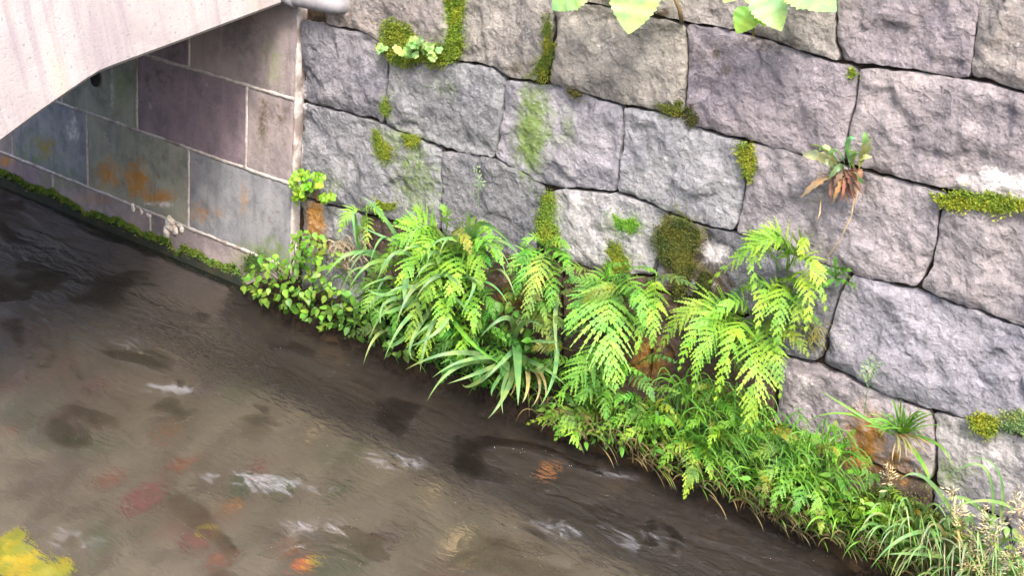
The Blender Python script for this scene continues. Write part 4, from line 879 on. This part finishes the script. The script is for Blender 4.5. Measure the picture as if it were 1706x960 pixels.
moss('olive moss pad lower on the pale stone', [(1010, 404), (1030, 400), (1040, 422), (1052, 432), (1054, 456), (1024, 458), (1004, 448), (1000, 424)], .5, OL, 4, .010)
moss('dark brown moss sheet on the mossy dark stone', [(1102, 360), (1140, 360), (1166, 376), (1170, 400), (1156, 424), (1160, 450), (1140, 480), (1146, 506), (1120, 500), (1122, 450), (1096, 430), (1082, 396)], .4, (.10, .085, .018), 4, .008)
moss('brown moss hanging under the mossy dark stone', [(1170, 446), (1190, 450), (1186, 480), (1196, 500), (1160, 510), (1150, 486)], .4, DKM, 4, .007)
moss('golden moss tuft on the joint below the big blue grey stone', [(1612, 694), (1640, 688), (1664, 700), (1660, 720), (1646, 732), (1620, 716)], .5, (.30, .26, .03), 5, .014)
moss('grey green moss and crumbs beside the golden moss tuft', [(1664, 690), (1700, 684), (1760, 700), (1740, 732), (1690, 722), (1662, 714)], .4, (.24, .25, .10), 4, .010)
moss('brown green moss bank under the spreading grass', [(1420, 820), (1470, 810), (1540, 840), (1600, 880), (1560, 910), (1500, 890), (1440, 860)], .3, (.14, .15, .03), 6, .04, base_n=.05)
moss('olive mossy film under the drooping bright fern', [(1150, 650), (1230, 655), (1290, 680), (1280, 710), (1200, 690), (1140, 672)], .25, (.16, .14, .03), 5, .012)
moss('thin dark moss on the abutment corner behind the creeping plant', [(408, 424), (440, 418), (450, 446), (430, 462), (400, 456)], .35, (.09, .11, .025), 4, .006, base_n=.002)
moss('olive moss on the joint behind the top of the fern clump', [(598, 330), (622, 326), (640, 338), (664, 338), (660, 352), (620, 350)], .45, OL, 4, .008)
# dark dripping moss along the waterline of the abutment
def wmoss(label, xa, xb, ht, seed):
    n = 18; up = []; lo = []
    for i in range(n+1):
        x = xa+(xb-xa)*i/n; e = max(0, min(1, (x-xa)/14))*max(0, min(1, (xb-x)/14)); y = wl(x)+2-x*.012
        up.append((x, y-ht*(.55+.45*e)*(1+.12*math.sin(x*.09+seed)+.10*math.sin(x*.23))*max(.3, e))); lo.append((x, y+4))
    mb = MB(); md = MB()
    for k in range(int((xb-xa)*30)):
        x = random.uniform(xa, xb); i = (x-xa)/(xb-xa)*n; j = min(n-1, int(i)); top = up[j][1]+(up[j+1][1]-up[j][1])*(i-j); y = random.uniform(top, wl(x)+4)
        q = (y-top)/(wl(x)+4-top); e = random.uniform(.004, .024)*(.4+.6*q); p = P(x, y, e); d = nrm(OUT*.6+np.array([random.gauss(0, .4), 0, -.8 if q > .5 else random.gauss(.2, .5)])); h = random.uniform(4, 10)*MPP; s = nrm(np.cross(d, rng.normal(0, 1, 3)))*h*.2
        (mb if q < .45+random.uniform(-.15, .15) else md).add([p-s, p+s, p+d*h*.6+s*.8, p+d*h, p+d*h*.6-s*.8], [(0, 1, 2, 3, 4)])
    vs = []
    for i in range(n+1): vs += [P(*up[i], -.002), P(up[i][0], up[i][1]*.5+lo[i][1]*.5, .022), P(lo[i][0], lo[i][1]-2, .030), P(lo[i][0], lo[i][1]+14, .012)]
    md.add(vs, [(i*4+j, (i+1)*4+j, (i+1)*4+j+1, i*4+j+1) for i in range(n) for j in range(3)])
    t = thing('moss_strip', P((xa+xb)/2, wl((xa+xb)/2), .0), label, 'moss', 'wet moss along the abutment waterline')
    mb.build('green_tufts', M_MOSS, t, (.15, .23, .04), False); md.build('wet_fringe', M_MOSS, t, (.028, .030, .020), False)
wmoss('wet green moss strip at the waterline deepest under the bridge', -60, 148, 25, 0.)
wmoss('dark wet moss strip at the abutment waterline below the orange stain', 138, 300, 24, 2.)
wmoss('dark wet moss strip at the waterline nearest the creeping plant', 290, 412, 25, 4.)

# ------------------------------------------------------------------ streambed
M_PEB = mat_stone('pebble', False)
def pebble(label, px, py, w, h, color, seed, name='streambed_stone', zz=-.18, ht=.5, lift=.02, cat='stone', group='stones lying on the streambed'):
    c = on_bed(px, py, lift); zz = c[2]; K, R_ = 22, 8; vs = []; a0 = random.uniform(0, 3)
    for k in range(R_+1):
        ph = math.pi*k/R_
        for i in range(K):
            th = 2*math.pi*i/K; d = np.array([math.sin(ph)*math.cos(th), math.sin(ph)*math.sin(th), math.cos(ph)]); r = 1+.28*fb((d[0]+seed, d[1]+d[2]*.7), 1.3, 3, seed)
            x, y = d[0]*w*r, d[1]*h*r; vs.append((x*math.cos(a0)-y*math.sin(a0)+c[0], x*math.sin(a0)+y*math.cos(a0)+c[1], d[2]*min(w, h)*ht*r+zz))
    o = mesh_obj(name, vs, [(k*K+i, (k+1)*K+i, (k+1)*K+(i+1) % K, k*K+(i+1) % K) for k in range(R_) for i in range(K)], M_PEB, None, color=color); return tag(o, label, cat, group)
RED, ORG, GRN, GRY, DRK, CRM = (.20, .095, .075), (.30, .14, .07), (.06, .09, .045), (.34, .32, .31), (.085, .075, .065), (.36, .30, .22)
pebble('bright orange stone in the water beside the trailing low fern', 918, 777, .032, .05, (.60, .24, .06), 1.2, lift=-.15)
PEB = [(285, 715, .06, .05, ORG), (300, 775, .09, .05, ORG), (385, 845, .05, .04, ORG), (110, 600, .04, .03, ORG), (20, 715, .03, .025, ORG), (20, 640, .09, .06, RED), (150, 650, .10, .08, RED), (250, 560, .08, .06, DRK), (560, 640, .07, .05, DRK),
       (990, 860, .10, .09, GRN), (985, 885, .05, .05, ORG), (1030, 870, .05, .04, CRM), (900, 840, .07, .06, GRN), (470, 810, .10, .07, GRN), (520, 720, .05, .04, CRM), (620, 710, .07, .06, GRN), (720, 820, .06, .05, CRM), (610, 720, .04, .04, CRM), (430, 780, .06, .05, RED),
       (210, 470, .06, .05, CRM), (270, 485, .05, .04, ORG), (310, 505, .09, .06, GRN), (60, 540, .08, .07, RED), (20, 555, .07, .05, RED), (100, 700, .11, .08, DRK), (240, 830, .12, .10, RED), (180, 800, .10, .07, RED), (350, 640, .09, .07, DRK),
       (500, 895, .10, .07, GRY), (560, 880, .06, .05, GRY), (480, 915, .06, .05, ORG), (505, 940, .05, .05, (.6, .2, .08)), (400, 810, .11, .06, GRN), (560, 820, .07, .05, GRN), (640, 900, .09, .07, DRK), (760, 900, .1, .06, CRM), (860, 930, .09, .07, CRM),
       (410, 590, .1, .07, DRK), (430, 470, .06, .05, DRK), (440, 560, .08, .06, CRM), (700, 760, .08, .05, DRK), (800, 770, .06, .05, CRM), (1100, 900, .07, .05, CRM), (1200, 910, .08, .06, DRK), (330, 900, .10, .07, RED), (110, 470, .05, .04, DRK), (370, 930, .08, .06, RED), (680, 690, .06, .04, CRM)]
NM = {RED: 'dull red stone on the streambed under the murky water', ORG: 'rusty orange stone on the streambed under the murky water', GRN: 'dark green algae covered stone under the murky water', GRY: 'pale grey stone on the streambed under the murky water', DRK: 'blackish stone on the streambed under the murky water', CRM: 'cream coloured stone on the streambed under the murky water'}
for i, (x, y, w, h, c) in enumerate(PEB): pebble(NM.get(c, 'vivid red orange stone beside a yellow leaf on the streambed'), x, y, w*.6, h*.6, tuple(q*random.uniform(.85, 1.15) for q in c), i*2.3, zz=-.16-random.uniform(0, .03))
def sunk_leaf(label, px, py, L, w, color, ang, z=-.10):
    c = on_bed(px, py, .02-z*.3); t = thing('fallen_leaf', c, label, 'leaf', 'fallen leaves in the stream'); vs = []; n = 12; d = np.array([math.cos(ang), math.sin(ang), 0]); s = np.array([-d[1], d[0], 0])
    for i in range(n+1):
        u = i/n; h = w*.5*math.sin(math.pi*min(1, max(.01, u)))**.8*(1+.12*(i % 2))
        for q in (-1, -.5, 0, .5, 1): vs.append(c+d*L*(u-.5)+s*h*q+np.array([0, 0, .012*math.sin(u*5)+.2*h*abs(q)]))
    mesh_obj('leaf_blade', vs, [(i*5+j, i*5+j+1, i*5+j+6, i*5+j+5) for i in range(n) for j in range(4)], M_LEAF, t, color=color)
    v, f = tube([c-d*L*.5, c-d*L*.66+np.array([0, 0, .004])], .0014, 5); mesh_obj('stalk', v, f, M_LEAF, t, color=color)
sunk_leaf('long faded yellow leaf drifting near the bridge shadow', 138, 488, .10, .045, (.42, .36, .10), .1, -.05)
sunk_leaf('bright yellow leaf on the streambed beside the dull red stones', 340, 893, .07, .05, (.85, .75, .04), .3, -.04)
sunk_leaf('bright yellow leaf against the vivid red orange stone', 521, 938, .045, .035, (.85, .8, .05), .8, -.04)
for k, (x, y) in enumerate([(28, 925), (70, 950), (8, 945), (48, 938), (95, 955), (20, 905), (55, 965), (0, 920)]): sunk_leaf('yellow leaf shape added for the yellow glow at the water corner', x, y, random.uniform(.10, .14), random.uniform(.07, .10), (.9, .82, .04), random.uniform(-1, 1), -.03-.004*k)  # added leaf shapes imitate a yellow glow on the water
# reed stems floating at the waterline
def reed(label, path, r, color):
    pp = [WA(x, y, .006) for x, y in path]; v, f = tube(pp, np.linspace(r, r*.5, len(pp)), 6); o = mesh_obj('reed_stem', v, f, M_DRY, None, color=color); tag(o, label, 'reed', 'reed stems floating at the bank')
reed('pale bent reed stem floating under the low leafy weed', [(542, 541), (565, 550), (590, 557), (606, 562), (625, 567)], .003, (.40, .38, .30))
reed('thin dark reed stem floating beside the bent pale reed', [(590, 548), (610, 562), (625, 568), (640, 580)], .0024, (.20, .2, .1))
reed('grey reed stem floating before the trailing low fern', [(842, 689), (870, 697), (900, 703), (925, 708)], .003, (.34, .3, .24))
reed('pale reed stem lying along the bank under the fern fronds', [(1010, 738), (1040, 752), (1080, 765), (1100, 770)], .003, (.45, .45, .3))
reed('flat yellowish reed stem trailing under the soft grass', [(1190, 822), (1215, 832), (1240, 846), (1262, 851)], .003, (.42, .40, .2))
reed('buff reed stem trailing below the mossy bank', [(1440, 905), (1480, 918), (1520, 925), (1560, 930)], .003, (.5, .42, .22))
